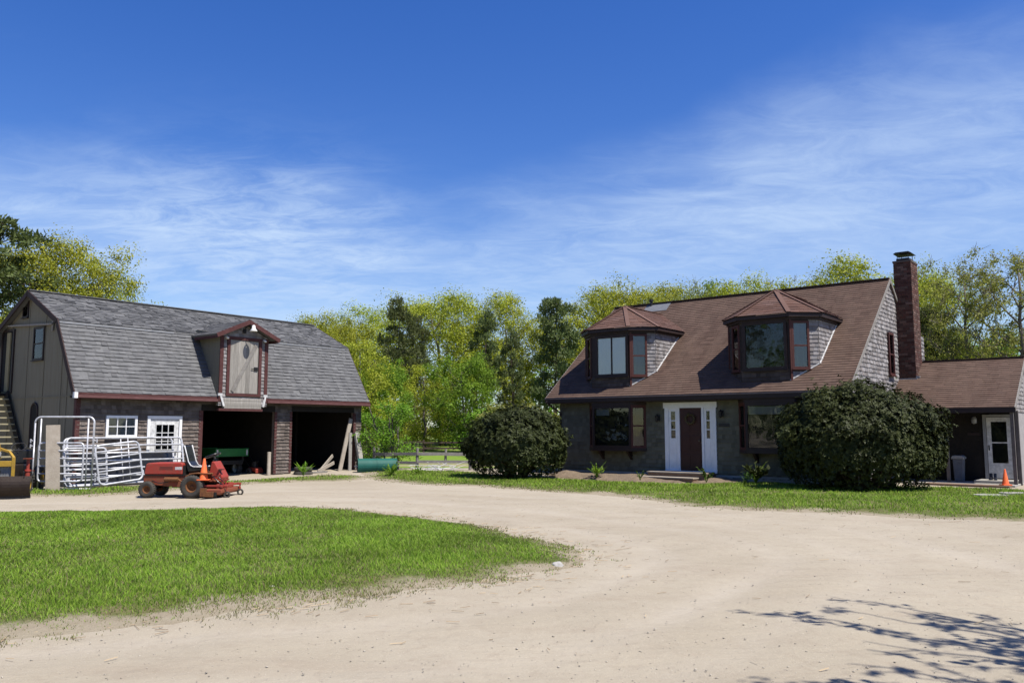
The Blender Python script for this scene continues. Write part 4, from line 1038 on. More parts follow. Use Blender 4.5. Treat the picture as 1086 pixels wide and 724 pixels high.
    q = MB(); q.prism([(we + .1, wz - .14), (2 * wr_ - we - .1, wz - .14), (2 * wr_ - we - .1, wz - .05), (wr_, wrz - .1), (we + .1, wz - .05)], V((0, 0, 0)), Y3, Z3, X3, a1 - .20, a1 - .10)
    q.box(a1 - .20, a1 - .10, 5.3, 2 * wr_ - we - .1, 0, wz - .14)
    shingles(q, (V((a1 - .10, 0, 0)), Y3, Z3, X3), gp, .135, (.09, .2), .02)
    q.build('wing_gable', M['house_shingle'], house)
    for x, y in ((12.26, 4.05), (14.02, 4.02), (14.06, 4.62)):
        p_ = MB(); p_.box(x - .045, x + .045, y - .045, y + .045, -.02, wz - .1); p_.build('porch_post', mat_post, house)
    q = MB(); q.box(a0, a1 - .1, we + .02, 5.2, wz - .10, wz - .07); q.build('porch_ceiling', M['brown_trim'], house)
    PF = (V((0, 5.2, 0)), X3, Z3, -Y3)
    q = MB()
    q.fbox(PF, 13.06, 13.15, .12, 2.10, 0, .05); q.fbox(PF, 13.82, 13.91, .12, 2.10, 0, .05); q.fbox(PF, 13.15, 13.82, 2.02, 2.10, 0, .047); q.build('door_frame', M['flashing'], house)
    q = MB(); q.fbox(PF, 13.16, 13.81, .16, .62, 0, .035); q.fbox(PF, 13.16, 13.28, .62, 2.01, 0, .035); q.fbox(PF, 13.70, 13.81, .62, 2.01, 0, .035); q.fbox(PF, 13.28, 13.70, 1.88, 2.01, 0, .035); q.fbox(PF, 13.28, 13.70, 1.22, 1.26, 0, .035)
    sd = q.build('storm_door', M['greywhite'], house)
    q = MB(); q.fbox(PF, 13.28, 13.70, .62, 1.88, .002, .008); q.build('door_back', M['interior'], sd)
    q = MB(); q.fbox(PF, 13.28, 13.70, .62, 1.88, .016, .020); q.build('pane', M['glass'], sd)
    q = MB(); q.fbox(PF, 13.19, 13.22, 1.0, 1.16, .035, .06); q.build('door_handle', M['black_metal'], sd)
    q = MB(); q.lathe([(0, -.12), (.07, -.09), (.08, .02), (.05, .10), (.02, .12)], V((12.85, 5.05, 1.93)), Z3, 10); q.bar((12.85, 5.2, 1.98), (12.85, 5.05, 1.98), .03, .03); q.build('porch_lamp', M['flashing'], house)
    q = MB(); q.fbox(PF, 12.62, 12.98, 1.46, 1.54, 0, .02); q.build('wall_plaque', M['brown_trim'], house)
    q = MB(); q.box(a0, a1 - .05, 3.5, 5.2, -.05, .05); q.box(12.9, 14.0, 4.2, 5.19, .051, .13); q.build('porch_floor', M['concrete'], house, bevel=.01)
    q = MB(); q.box(11.8, 14.0, 3.0, 3.48, -.08, .06); q.build('porch_step', M['step_wood'], house, bevel=.01)


mat_post = mat('grey_brown_post', (0.13, 0.11, 0.105), (0.19, 0.165, 0.155), 5, .7)


def dormer(t0, k):
    t1 = t0 + 1.54; c = .66; y0, y1 = .42, 1.04; zt = 5.02; tm = (t0 + t1) / 2; yb = 2.9
    foot = [(t0, y0), (t1, y0), (t1 + c, y1), (t1 + c, yb), (t0 - c, yb), (t0 - c, y1)]
    d = MB(); d.prism(foot, V((0, 0, 0)), X3, Y3, Z3, 2.95, zt); do = d.build('roof_dormer', M['brown_trim'], house)
    A = V((t1, y0, 0)); B = V((t1 + c, y1, 0)); U = (B - A).normalized(); wa = (B - A).length
    A2 = V((t0 - c, y1, 0)); B2 = V((t0, y0, 0)); U2 = (B2 - A2).normalized()
    FR = (V((t0, y0, 0)), X3, Z3, -Y3); RR = (A, U, Z3, V((U.y, -U.x, 0))); LL = (A2, U2, Z3, V((U2.y, -U2.x, 0)))
    CR = (V((t1 + c, y1, 0)), Y3, Z3, X3); CL = (V((t0 - c, y1, 0)), -Y3, Z3, -X3)
    fw = t1 - t0; zl = roofz(y0)
    s = MB(); sf = MB(); sf2 = MB(); sf3 = MB(); s2 = MB(); s3 = MB()
    shingles(sf, FR, [(0, zl - .03), (fw, zl - .03), (fw, 3.46), (0, 3.46)], .125, (.09, .2), .018)
    shingles(sf2, FR, [(0, 4.86), (fw, 4.86), (fw, zt), (0, zt)], .125, (.09, .2), .012)
    rz1 = roofz(y1)
    shingles(s, RR, [(0, zl), (wa, rz1), (wa, zt), (0, zt)], .125, (.09, .2), .018, holes=[(.05, .60, 3.40, 5.1)])
    shingles(sf3, LL, [(0, rz1), (wa, zl), (wa, zt), (0, zt)], .125, (.09, .2), .018, holes=[(wa - .60, wa - .05, 3.40, 5.1)])
    lc = (zt - HE) / SL - y1
    shingles(s2, CR, [(0, rz1), (lc, zt), (0, zt)], .125, (.09, .2), .018)
    shingles(s3, CL, [(0, rz1), (0, zt), (-lc, zt)], .125, (.09, .2), .018)
    s.build('dormer_siding', M['house_shingle'], do); [q.build('dormer_siding', M['dormer_front_shade'], do) for q in (sf, sf2, sf3)]; [q.build('dormer_siding', M['house_shingle'], do) for q in (s2, s3)]
    fl = MB(); p0 = V((t1 + c + .025, y1, rz1 + .03)); p1 = V((t1 + c + .025, y1 + lc, zt + .03)); fl.bar(p0, p1, .03, .045); fl.bar(V((t1, y0 - .02, zl + .02)), V((t1 + c, y1 - .02, rz1 + .03)), .03, .03); fl.build('flashing', M['greywhite'], do)
    # front picture window
    if k == 0: window_on(FR, .26, fw - .14, 3.56, 4.82, do, M['brown_trim'], M['curtain'], [('v', fw / 2 + .06, .045)], ft=.10, depth=.05)
    else: window_on(FR, .16, fw - .16, 3.54, 4.86, do, M['brown_trim'], M['interior'], [], ft=.09, depth=.05)
    for Fk, a, b in ((RR, .12, .54), (LL, wa - .54, wa - .12)):
        window_on(Fk, a, b, 3.52, 4.84, do, M['redbrown'], M['curtain_dim'], [('h', 4.16, .05)], ft=.065, depth=.05)
    cb = MB()
    for Fk, w in ((FR, fw), (RR, wa), (LL, wa)):
        cb.fbox(Fk, -.0, .06, zl if Fk is not LL else rz1, zt, 0, .045) if Fk is not FR else None
    cb.build_each('corner_board', M['redbrown'], do)
    # eave ring and hipped roof rising to a point
    def ring(o, z):
        q = math.tan(R(22)) * o
        return [V((t0 - q, y0 - o, z)), V((t1 + q, y0 - o, z)), V((t1 + c + o, y1 - q, z)), V((t1 + c + o, yb, z)), V((t0 - c - o, yb, z)), V((t0 - c - o, y1 - q, z))]
    ov = .17
    e = MB(); n = 6
    a_ = ring(ov, zt); b_ = ring(ov, zt + .11); e.add(a_ + b_, [tuple(range(6))[::-1]] + [(i, (i + 1) % 6, 6 + (i + 1) % 6, 6 + i) for i in range(6)])
    a_ = ring(.07, zt - .07); b_ = ring(.07, zt - .002); e.add(a_ + b_, [(i, (i + 1) % 6, 6 + (i + 1) % 6, 6 + i) for i in range(6)] + [tuple(range(6))[::-1]])
    e.build('dormer_fascia', M['brown_trim'], do)
    r = ring(ov + .03, zt + .12); ap = V((tm, 1.42, 6.04)); back = V((tm, (6.04 - HE) / SL + .15, 6.05))
    rf = MB()
    tris = [(r[0], r[1], ap), (r[1], r[2], ap), (r[5], r[0], ap)]
    for a, b, p in tris: patch(rf, a, b, p)
    for a, b, sg in ((r[2], r[3], 1), (r[4], r[5], -1)):
        quad = [a, b, back, ap]; patch4(rf, quad, sg)
    rf.build('dormer_roof', M['dormer_roof'], do)
    hp = MB()
    for q in (r[0], r[1], r[2], r[5]): hp.bar(q + V((0, 0, .02)), ap + V((0, 0, .035)), .14, .018)
    hp.bar(ap + V((0, 0, .03)), back, .14, .02)
    hp.build('hip_cap', M['dormer_roof'], do)


def patch(mb, a, b, p):
    """a shingled roof triangle with the eave from a to b"""
    U = (b - a).normalized(); m = p - a; Vv = (m - U * m.dot(U)).normalized(); N = U.cross(Vv).normalized()
    if N.z < 0: U = -U; a, b = b, a; m = p - a; N = U.cross(Vv).normalized()
    w = (b - a).length; pu, pv = (p - a).dot(U), (p - a).dot(Vv)
    mb.add([a, b, p], [(0, 1, 2)])
    shingles(mb, (a, U, Vv, N), [(0, 0), (w, 0), (pu, pv)], .125, (.25, .33), .012, jit=.003)


def patch4(mb, q, sg):
    a, b, c, d = q
    U = (b - a).normalized(); n = (b - a).cross(d - a); n = n if n.z > 0 else -n; n.normalize(); Vv = n.cross(U).normalized()
    if Vv.z < 0: Vv = -Vv; U = -U
    N = U.cross(Vv); N = N if N.z > 0 else -N
    pts = [((x - a).dot(U), (x - a).dot(Vv)) for x in q]
    mb.add(q, [(0, 1, 2, 3)])
    shingles(mb, (a, U, Vv, N), pts, .125, (.25, .33), .012, jit=.003)


build_house()
HM = Matrix.Translation(HO) @ Matrix.Rotation(HRZ, 4, 'Z')
BM_ = Matrix.Translation(BO) @ Matrix.Rotation(BRZ, 4, 'Z')


def on_house(x, y, z=0): return HM @ V((x, y, z))
def on_barn(x, y, z=0): return BM_ @ V((x, y, z))


# wreath on the front door
def wreath():
    r = random.Random(4); m = MB(); c = V((0, 0, 0))
    for k in range(260):
        a = r.uniform(0, 6.283); b = r.uniform(0, 6.283); rr = .15 + .045 * math.cos(b); p = V((rr * math.cos(a), -.03 - .035 * math.sin(b) - .02, rr * math.sin(a)))
        d = V((r.uniform(-1, 1), r.uniform(-1, 1), r.uniform(-1, 1))).normalized() * .035; e = d.orthogonal().normalized() * .012
        m.add([p - e, p + d * .5 - e * .3, p + d, p + e], [(0, 1, 2, 3)])
    m.tube([(.15 * math.cos(a), -.045, .15 * math.sin(a)) for a in np.linspace(0, 6.283, 17)[:-1]], .02, 6, closed=True)
    o = m.build('wreath', M['wreath'], recalc=False); o.location = on_house(5.53, .40, 1.98); o.rotation_euler = (0, 0, HRZ)
    tag(o, 'dried twig wreath hanging on the dark red front door', 'wreath')


wreath()


# ================================================================== THINGS IN THE YARD
def arc(c, r, a0, a1, ux, uy, n=6):
    return [c + ux * r * math.cos(a) + uy * r * math.sin(a) for a in np.linspace(R(a0), R(a1), n)]


def round_rect(w, z0, z1, r):
    """closed path in the x-z plane"""
    p = []
    for cx, cz, a in ((w - r, z1 - r, 90), (w - r, z0 + r, 0), (r, z0 + r, -90), (r, z1 - r, -180)):
        p += arc(V((cx, 0, cz)), r, a, a - 90, X3, Z3)
    return p


def round_rect_ccw(w, z0, z1, r): return round_rect(w, z0, z1, r)


def gate_panel(w, h, nb, label, loc, rz, lean, uprights=(), group=None, r=.12, z0=.12):
    o = empty('corral_panel', loc, rz, label, 'corral panel', group); o.rotation_euler = (R(lean), 0, rz)
    f = MB(); pts = []
    for cx, cz, a in ((w - r, h - r, 90), (w - r, z0 + r, 0), (r, z0 + r, -90), (r, h - r, 180)):
        pts += arc(V((cx, 0, cz)), r, a, a - 90, X3, Z3, 6)
    f.tube(pts, .030, 8, closed=True); f.build('frame', M['steel'], o, smooth=True)
    for k in range(1, nb + 1):
        b = MB(); z = z0 + (h - z0) * k / (nb + 1); b.tube([(.0, 0, z), (w, 0, z)], .026, 7); b.build('rail', M['steel'], o, smooth=True)
    for u in uprights:
        b = MB(); b.tube([(u, -.012, z0), (u, -.012, h)], .017, 7); b.build('upright', M['steel'], o, smooth=True)
    c = MB()
    for z in (z0 + .2, h - .25):
        for x in (-.03, w + .03): c.tube([(x, 0, z - .05), (x, 0, z + .05)], .024, 7)
    c.build('hinge_lug', M['steel'], o)
    return o


def bow_gate():
    o = empty('bow_gate', (-12.88, 22.42, 0), R(1.5), 'tall arched walk-through gate of white steel tube standing left of the stacked panels', 'gate')
    w, h, r = 1.58, 1.98, .16
    f = MB(); f.tube([V((0, 0, 0.0)), V((0, 0, h - r))] + arc(V((r, 0, h - r)), r, 180, 90, X3, Z3) + arc(V((w - r, 0, h - r)), r, 90, 0, X3, Z3) + [V((w, 0, h - r)), V((w, 0, 0.0))], .025, 8)
    f.tube([(0, 0, .06), (w, 0, .06)], .02, 7); f.build('frame', M['steel'], o, smooth=True)
    for x in (.16, w - .16):
        b = MB(); b.tube([(x, -.0, .0), (x, 0, h - .04)], .02, 7); b.build('inner_post', M['steel'], o, smooth=True)
    g = MB(); pts = []; w0, w1, z0, z1, q = .18, w - .22, .26, 1.28, .1
    for cx, cz, a in ((w1 - q, z1 - q, 90), (w1 - q, z0 + q, 0), (w0 + q, z0 + q, -90), (w0 + q, z1 - q, 180)): pts += arc(V((cx, -.07, cz)), q, a, a - 90, X3, Z3, 6)
    g.tube(pts, .026, 8, closed=True)
    gl = g.build('gate_leaf', M['steel'], o, smooth=True)
    for k in range(1, 5):
        b = MB(); z = z0 + (z1 - z0) * k / 5; b.tube([(w0, -.07, z), (w1, -.07, z)], .022, 7); b.build('rail', M['steel'], gl, smooth=True)
    c = MB()
    for z in (.30, .44, 1.20, 1.34):
        for x, s in ((0, -1), (w, 1)): c.tube([(x, 0, z), (x + s * .09, 0, z)], .018, 6); c.tube([(x + s * .09, 0, z - .05), (x + s * .09, 0, z + .05)], .02, 6)
    c.build('pin_lug', M['steel'], o)


bow_gate()
G_ = 'galvanised corral panels leaning in a stack against the barn'
lean = -13
panels = [(-.30, -.42, 3.42, 1.44, 5, (1.72,), 'outermost long corral panel of the stack, its rounded end behind the red mower'),
          (-.22, -.08, 3.22, 1.42, 5, (1.6,), 'innermost long corral panel, next to the barn wall under the window')]
for k, (t, d, w, h, nb, up, lab) in enumerate(panels):
    p = on_barn(t, d - .22, 0); gate_panel(w, h, nb, lab, p, BRZ, lean, up, G_)
p = on_barn(.40, -.92, -.02); o = gate_panel(1.25, 1.22, 5, 'short slanted corral gate tilted in front of the long panels', p, BRZ - R(2), -9, (), G_, r=.14)
o.rotation_euler = (R(-8), R(-6), BRZ)
p = on_barn(-.42, -.66, -.02); gate_panel(1.15, 1.16, 6, 'small many-railed panel just behind the bow gate', p, BRZ, -10, (), G_, r=.1)


def shade_sheet():  # added dark sheet standing for the shade behind the stacked panels
    b = MB(); b.prism([(0, 0), (2.9, 0), (2.9, .98), (1.3, 1.02), (0, .95)], V((0, 0, 0)), X3, Z3, Y3, 0, .03)
    o = b.build('panel_shade_sheet', M['vinyl'], bevel=.01); o.location = on_barn(.28, .05, 0); o.rotation_euler = (R(-11), 0, BRZ)
    tag(o, 'dark sheet added for the shade on the barn wall behind the corral panels', 'shade sheet')


shade_sheet()


def plank(name, a, b, w, t, m, label, cat='plank', side=(1, 0, 0)):
    mb = MB(); a, b = V(a), V(b); d = (b - a).normalized(); s = V(side); s = (s - d * s.dot(d)).normalized(); n = d.cross(s)
    mb.fbox((V((0, 0, 0)), s, d, n), -w / 2, w / 2, 0, (b - a).length, -t / 2, t / 2)
    o = mb.build(name, m, bevel=.004); o.location = a; return tag(o, label, cat)


plank('plank', (-12.20, 22.22, 0), (-12.14 - .22, 22.36, 1.76), .34, .045, M['board'], 'wide weathered plank leaning on the white bow gate', side=(.86, .5, 0))
# lumber leaning in the right-hand bay
bp = lambda t, d, z: on_barn(t, d, z)
bx = tuple((on_barn(1, 0) - on_barn(0, 0)))
plank('plank', bp(9.78, .05, .08), bp(10.53, .34, 2.05), .16, .05, M['board'], 'longest board leaning steeply in the right barn bay', side=bx)
plank('plank', bp(10.12, -.12, .08), bp(10.42, .22, 1.52), .14, .04, M['grey_wood'], 'grey board between the longest leaning board and the pale post', side=bx)
plank('timber_post', bp(10.60, -.28, .06), bp(10.66, .16, 1.52), .20, .10, M['concrete'], 'pale square timber leaning on the barn corner beside the teal drum', cat='timber', side=bx)
plank('plank', bp(8.95, .2, .10), bp(9.85, .55, .66), .12, .04, M['board'], 'short board propped at a low slant, upper of the crossing pair', side=(0, 0, 1))
plank('plank', bp(8.75, .05, .12), bp(9.75, .35, .40), .12, .04, M['board'], 'short board lying lowest of the crossing pair in the right bay', side=(0, 0, 1))
plank('plank', bp(7.95, -.1, .12), bp(8.9, -.25, .12), .18, .04, M['grey_wood'], 'flat board lying on the grass in front of the right bay', side=(0, 1, 0))


def tyre_mesh(r, w, n=28, rim=.55):
    m = MB(); m.lathe([(r * rim, -w * .42), (r * .75, -w * .5), (r * .93, -w * .46), (r, -w * .3), (r * 1.005, 0), (r, w * .3), (r * .93, w * .46), (r * .75, w * .5), (r * rim, w * .42), (r * rim * .98, 0), (r * rim, -w * .42)], V((0, 0, 0)), Y3, n); return m


def rim_mesh(r, w, n=20):
    m = MB(); m.lathe([(0, -w * .16), (r * .24, -w * .20), (r * .28, -w * .12), (r * .70, -w * .10), (r * .80, -w * .30), (r, -w * .40), (r, w * .40), (r * .8, w * .3), (r * .7, w * .1), (0, w * .12)], V((0, 0, 0)), Y3, n); return m


def wheel(parent, x, y, r, w, rimmat, name='wheel', rim=.55):
    t = tyre_mesh(r, w, rim=rim)
    if r > .2:
        for k in range(26):
            a = 2 * math.pi * k / 26
            for s in (-1, 1):
                c = V((math.cos(a + s * .05), 0, math.sin(a + s * .05))); tg = V((-c.z, 0, c.x))
                t.bar(V((0, s * w * .05, 0)) + c * r * .998, V((0, s * w * .40, 0)) + c * r * .985 + tg * .02, .022, .012, up=c)
    o = t.build(name, M['rubber'], parent, smooth=False); o.location = (x, y, r)
    for p in o.data.polygons: p.use_smooth = True
    m = rim_mesh(r * rim * 1.02, w).build('rim', rimmat, o, smooth=True)
    return o


def cone(loc, h, label, rz=0):
    o = empty('traffic_cone', loc, rz, label, 'cone')
    m = MB(); r = h * .21; m.lathe([(r, .02), (r * .96, .03), (h * .045, h - .01), (h * .035, h), (h * .02, h), (h * .02, h - .03)], V((0, 0, 0)), Z3, 20); m.build('cone_body', M['cone'], o, smooth=True)
    b = MB(); s = h * .27; b.box(-s, s, -s, s, 0, .025); b.build('cone_base', M['cone'], o, bevel=.008)
    return o


def mower():
    o = empty('front_deck_mower', (-8.86, 20.27, 0), R(-2), 'faded red ride-on mower with front cutting deck parked before the barn', 'ride-on mower')
    # x forward (to the right in the photo), y away, origin under the small rear wheel
    wid = 1.0
    o.scale = (.96, .96, .96)
    b = MB(); prof = [(-.12, .575), (.87, .575), (.87, .85), (.82, .875), (-.02, .865), (-.075, .84)]
    b.prism(prof, V((0, .08, 0)), X3, Z3, Y3, 0, .72); b.build('hood', M['mower_red'], o, bevel=.025)
    b = MB(); b.box(-.105, .96, .07, .81, .555, .573); b.box(.875, .89, .1, .78, .56, .80); b.build('hood_seal', M['black_metal'], o)
    b = MB(); prof = [(-.13, .33), (-.13, .55), (1.0, .55), (1.0, .25), (.55, .28)]
    b.prism(prof, V((0, .09, 0)), X3, Z3, Y3, 0, .70); b.build('engine_frame', M['rusty_red'], o, bevel=.015)
    b = MB()
    for k in range(3): b.box(.28 + .001 * k, .62, .078, .082, .70 + .03 * k, .71 + .03 * k)
    b.build('hood_marking', M['black_metal'], o)
    b = MB(); b.box(.68, .86, .0775, .0815, .70, .77); b.build('hood_badge', M['greywhite'], o)
    # fenders and floor
    b = MB(); pts = [(.98, .32), (1.0, .50), (1.05, .57), (1.16, .62), (1.30, .635), (1.62, .62), (1.62, .59), (1.30, .605), (1.18, .59), (1.09, .545), (1.03, .48), (1.02, .32)]
    for y in (-.08, .70): b.prism(pts, V((0, y, 0)), X3, Z3, Y3, 0, .26)
    b.box(.98, 1.25, .18, .70, .30, .50); b.build('fender', M['rust'], o, bevel=.008)
    b = MB(); b.box(1.2, 1.80, .05, .85, .40, .44); b.box(1.0, 1.6, .18, .70, .50, .60); b.build('floor_plate', M['rusty_red'], o, bevel=.01)
    b = MB(); b.prism([(1.48, .38), (1.82, .38), (1.85, .50), (1.62, .90), (1.55, .90), (1.49, .60)], V((0, .24, 0)), X3, Z3, Y3, 0, .44); b.build('steering_tower', M['mower_red'], o, bevel=.02)
    b = MB(); b.tube([(1.60, .46, .86), (1.52, .46, 1.02)], .03, 8); b.build('steering_column', M['black_metal'], o)
    b = MB(); c = V((1.49, .46, 1.05)); ax = V((-.35, 0, 1)).normalized(); ux = ax.orthogonal().normalized(); uy = ax.cross(ux)
    b.tube([c + (ux * math.cos(a) + uy * math.sin(a)) * .19 for a in np.linspace(0, 6.283, 25)[:-1]], .018, 7, closed=True)
    for a in (0, 2.1, 4.2): b.tube([c, c + (ux * math.cos(a) + uy * math.sin(a)) * .19], .012, 5)
    b.build('steering_wheel', M['vinyl'], o, smooth=True)
    # seat: high curved back and pan
    def seatcurve(e): return [(1.0 - e * .2, 1.30 + e), (1.05 - e, 1.08), (1.11 - e, .86 - e * .4), (1.20, .755 - e), (1.32, .725 - e), (1.50, .74 - e)]
    outer = [(.84, 1.31), (.905, 1.08), (.955, .90), (1.02, .80), (1.10, .765), (1.33, .765)]
    inner = [(1.33, .66), (.95, .62), (.90, .74), (.86, .95), (.785, 1.29)]
    b = MB(); b.prism(outer + inner, V((0, .22, 0)), X3, Z3, Y3, 0, .46); st = b.build('seat', M['vinyl'], o, bevel=.03)
    b = MB(); b.tube([(x, .215, z) for x, z in outer], .016, 6); b.tube([(x, .685, z) for x, z in outer], .016, 6); b.build_each('seat_edge_highlight', M['greywhite'], st, smooth=True)  # pale edge tubes stand for the highlight on the shiny vinyl
    b = MB(); b.box(.95, 1.25, .28, .62, .58, .66); b.build('seat_base', M['black_metal'], o)
    # wheels
    wheel(o, 0, .06, .205, .16, M['rust'], rim=.5); wheel(o, 0, .78, .205, .16, M['rust'], rim=.5)
    wheel(o, 1.19, -.02, .285, .24, M['rust'], rim=.52); wheel(o, 1.19, .90, .285, .24, M['rust'], rim=.52)
    b = MB(); b.bar((0, .05, .22), (0, .80, .22), .06, .06); b.bar((1.19, .0, .29), (1.19, .90, .29), .12, .14); b.bar((.0, .44, .24), (.1, .44, .36), .12, .12); b.bar((.5, .45, .30), (1.6, .45, .30), .22, .12); b.build('axle', M['black_metal'], o)
    b = MB()
    for k in range(5): b.box(-.135, -.118, .16 + .12 * k, .24 + .12 * k, .62, .80)
    b.build('rear_grille', M['black_metal'], o)
    b = MB(); b.tube([(.45, .02, .46), (.80, .02, .46)], .055, 10); b.tube([(.80, .02, .46), (.90, .0, .40), (.92, -.02, .30)], .022, 7); b.build('muffler', M['rust'], o)
    b = MB()
    for x, y, h in ((1.34, .12, .92), (1.40, .18, .88), (1.36, .74, .90)): b.tube([(x, y, .60), (x + .04, y, h)], .011, 6); b.lathe([(0, -.03), (.02, -.025), (.022, .02), (0, .03)], V((x + .04, y, h)), Z3, 8)
    b.build('control_lever', M['black_metal'], o)
    b = MB(); b.tube([(1.60, .10, .55), (1.72, .02, .50), (1.88, .0, .36), (1.98, .08, .30)], .014, 6); b.tube([(1.60, .18, .52), (1.78, .10, .54), (1.95, .16, .34)], .014, 6); b.tube([(.1, .07, .42), (.3, .05, .36), (.55, .06, .40)], .012, 6); b.build_each('hydraulic_hose', M['vinyl'], o, smooth=True)
    b = MB(); b.tube([(1.62, .30, .46), (1.78, .26, .62), (1.80, .26, .70)], .012, 6); b.box(1.74, 1.86, .20, .32, .69, .71); b.build('foot_pedal', M['black_metal'], o)
    # deck out in front
    d = MB(); d.prism([(1.52, .09), (2.20, .09), (2.28, .14), (2.26, .23), (1.56, .23)], V((0, -.22, 0)), X3, Z3, Y3, 0, 1.36); dk = d.build('mower_deck', M['rusty_red'], o, bevel=.02)
    d = MB(); d.box(1.50, 1.72, -.31, -.225, .06, .26); d.box(1.72, 1.98, -.30, -.22, .05, .17); d.build('discharge_chute', M['rust'], dk)
    d = MB(); d.box(1.75, 2.10, -.24, -.228, .05, .16); d.build('deck_skirt', M['black_metal'], dk)
    d = MB()
    for y in (.0, .92): d.bar((1.35, y, .30), (2.38, y, .30), .05, .05); d.bar((2.34, y, .30), (2.34, y, .14), .04, .04)
    d.bar((2.20, -.15, .30), (2.20, 1.07, .30), .05, .05)
    d.tube([(1.9, .45, .24), (1.9, .45, .36)], .16, 12); d.tube([(2.0, .1, .23), (2.0, .1, .34)], .12, 12); d.tube([(2.0, .82, .23), (2.0, .82, .34)], .12, 12)
    d.bar((2.05, .05, .30), (2.25, .05, .48), .03, .03); d.bar((2.05, .3, .30), (2.16, .3, .44), .03, .03); d.bar((1.86, .1, .42), (2.0, .1, .6), .05, .05)
    d.build('deck_frame', M['mower_red'], dk, bevel=.006)
    for y in (-.0, .92):
        c = tyre_mesh(.085, .06, 16).build('caster', M['rubber'], dk); c.location = (2.36, y, .085); c.scale = (1 / .66, 1, 1)
    dk.scale = (.66, 1, 1); dk.location = (1.5 * .34, 0, 0)
    mw = Matrix.Translation(o.location) @ Matrix.Rotation(R(-2), 4, 'Z') @ Matrix.Scale(.96, 4)
    p = mw @ V((1.45, .02, .443)); cone(p, .52, 'orange cone standing on the red mower beside its front wheel', R(10))


mower()


def plow_tractor():
    o = empty('plow_tractor', (-13.1, 21.3, 0), R(16), 'small yellow tractor with a dark steel blade at the left edge', 'tractor')
    # faces the camera (-y)
    b = MB(); prof = []
    for k in range(9):
        a = R(-38 + 76 * k / 8); prof.append((-1.55 + .55 - .55 * math.cos(a), .27 + .34 * math.sin(a) / math.sin(R(38)) * .75))
    back = [(y + .02, z) for y, z in prof][::-1]
    b.prism([(y, z) for y, z in prof] + back, V((0, 0, 0)), Y3, Z3, X3, -1.1, 1.12)
    for x in (-.95, -.3, .35, .95): b.prism([(-1.50, .06), (-1.38, .12), (-1.38, .46), (-1.48, .52)], V((x, 0, 0)), Y3, Z3, X3, 0, .02)
    bl = b.build('blade', M['plate'], o)
    b = MB(); b.box(-1.1, 1.12, -1.47, -1.452, .0, .08); b.build('cutting_edge', M['black_metal'], bl)
    b = MB()
    for x in (-.05, .42): b.bar((x, -1.40, .30), (x, -.1, .42), .06, .09)
    b.bar((.18, -1.3, .45), (.18, -.6, .6), .07, .07); b.build('push_arm', M['black_metal'], o)
    # front guard: two posts, cross bar, sloping braces
    b = MB()
    for x in (-.02, .46): b.bar((x, -.5, .25), (x, -.5, .95), .07, .07)
    b.box(.015, .425, -.53, -.46, .72, .86); b.bar((.46, -.5, .93), (.30, -.30, 1.08), .06, .06); b.bar((.30, -.3, 1.08), (.0, -.2, 1.18), .06, .06); b.bar((.10, -.3, .9), (.06, -.3, 1.28), .045, .045)
    b.build('front_guard', M['yellow'], o, bevel=.008)
    b = MB(); b.box(.03, .41, -.44, -.40, .32, .72)
    for k in range(11): b.box(.04 + .036 * k, .05 + .036 * k, -.455, -.44, .33, .71)
    b.build('radiator', M['flashing'], o)
    b = MB(); b.prism([(-.38, .35), (-.38, .70), (-.30, .74), (.75, .74), (.75, .35)], V((0, 0, 0)), Y3, Z3, X3, .06, .38); b.build('engine_block', M['plate'], o, bevel=.03)
    b = MB(); b.lathe([(0, .0), (.10, .0), (.11, .05), (.11, .14), (.08, .17), (0, .17)], V((.02, -.34, .92)), Z3, 14); b.build('air_cleaner', M['flashing'], o, smooth=True)
    b = MB(); b.box(-.1, .5, .7, 1.35, .35, .55); b.box(.0, .45, .95, 1.35, .55, .72); b.box(.0, .45, 1.28, 1.40, .72, 1.1); b.build('seat', M['vinyl'], o, bevel=.03)
    b = MB(); b.tube([(.22, .7, .95), (.22, .78, 1.15)], .02, 6); c = V((.22, .80, 1.18)); b.tube([c + V((math.cos(a) * .17, math.sin(a) * .12, math.sin(a) * .10)) for a in np.linspace(0, 6.283, 19)[:-1]], .015, 6, closed=True); b.build('steering_wheel', M['black_metal'], o)
    for x, y, r, w in ((-.22, .1, .22, .14), (.66, .1, .22, .14), (-.30, 1.3, .34, .2), (.62, 1.3, .34, .2)):
        k = wheel(o, x, y, r, w, M['yellow'])
        k.rotation_euler = (0, 0, R(90))
    b = MB(); b.bar((-.22, .1, .22), (.66, .1, .22), .08, .08); b.bar((-.30, 1.3, .34), (.62, 1.3, .34), .12, .12); b.bar((.2, -.4, .32), (.2, 1.2, .36), .2, .14); b.build('chassis', M['black_metal'], o)


plow_tractor()


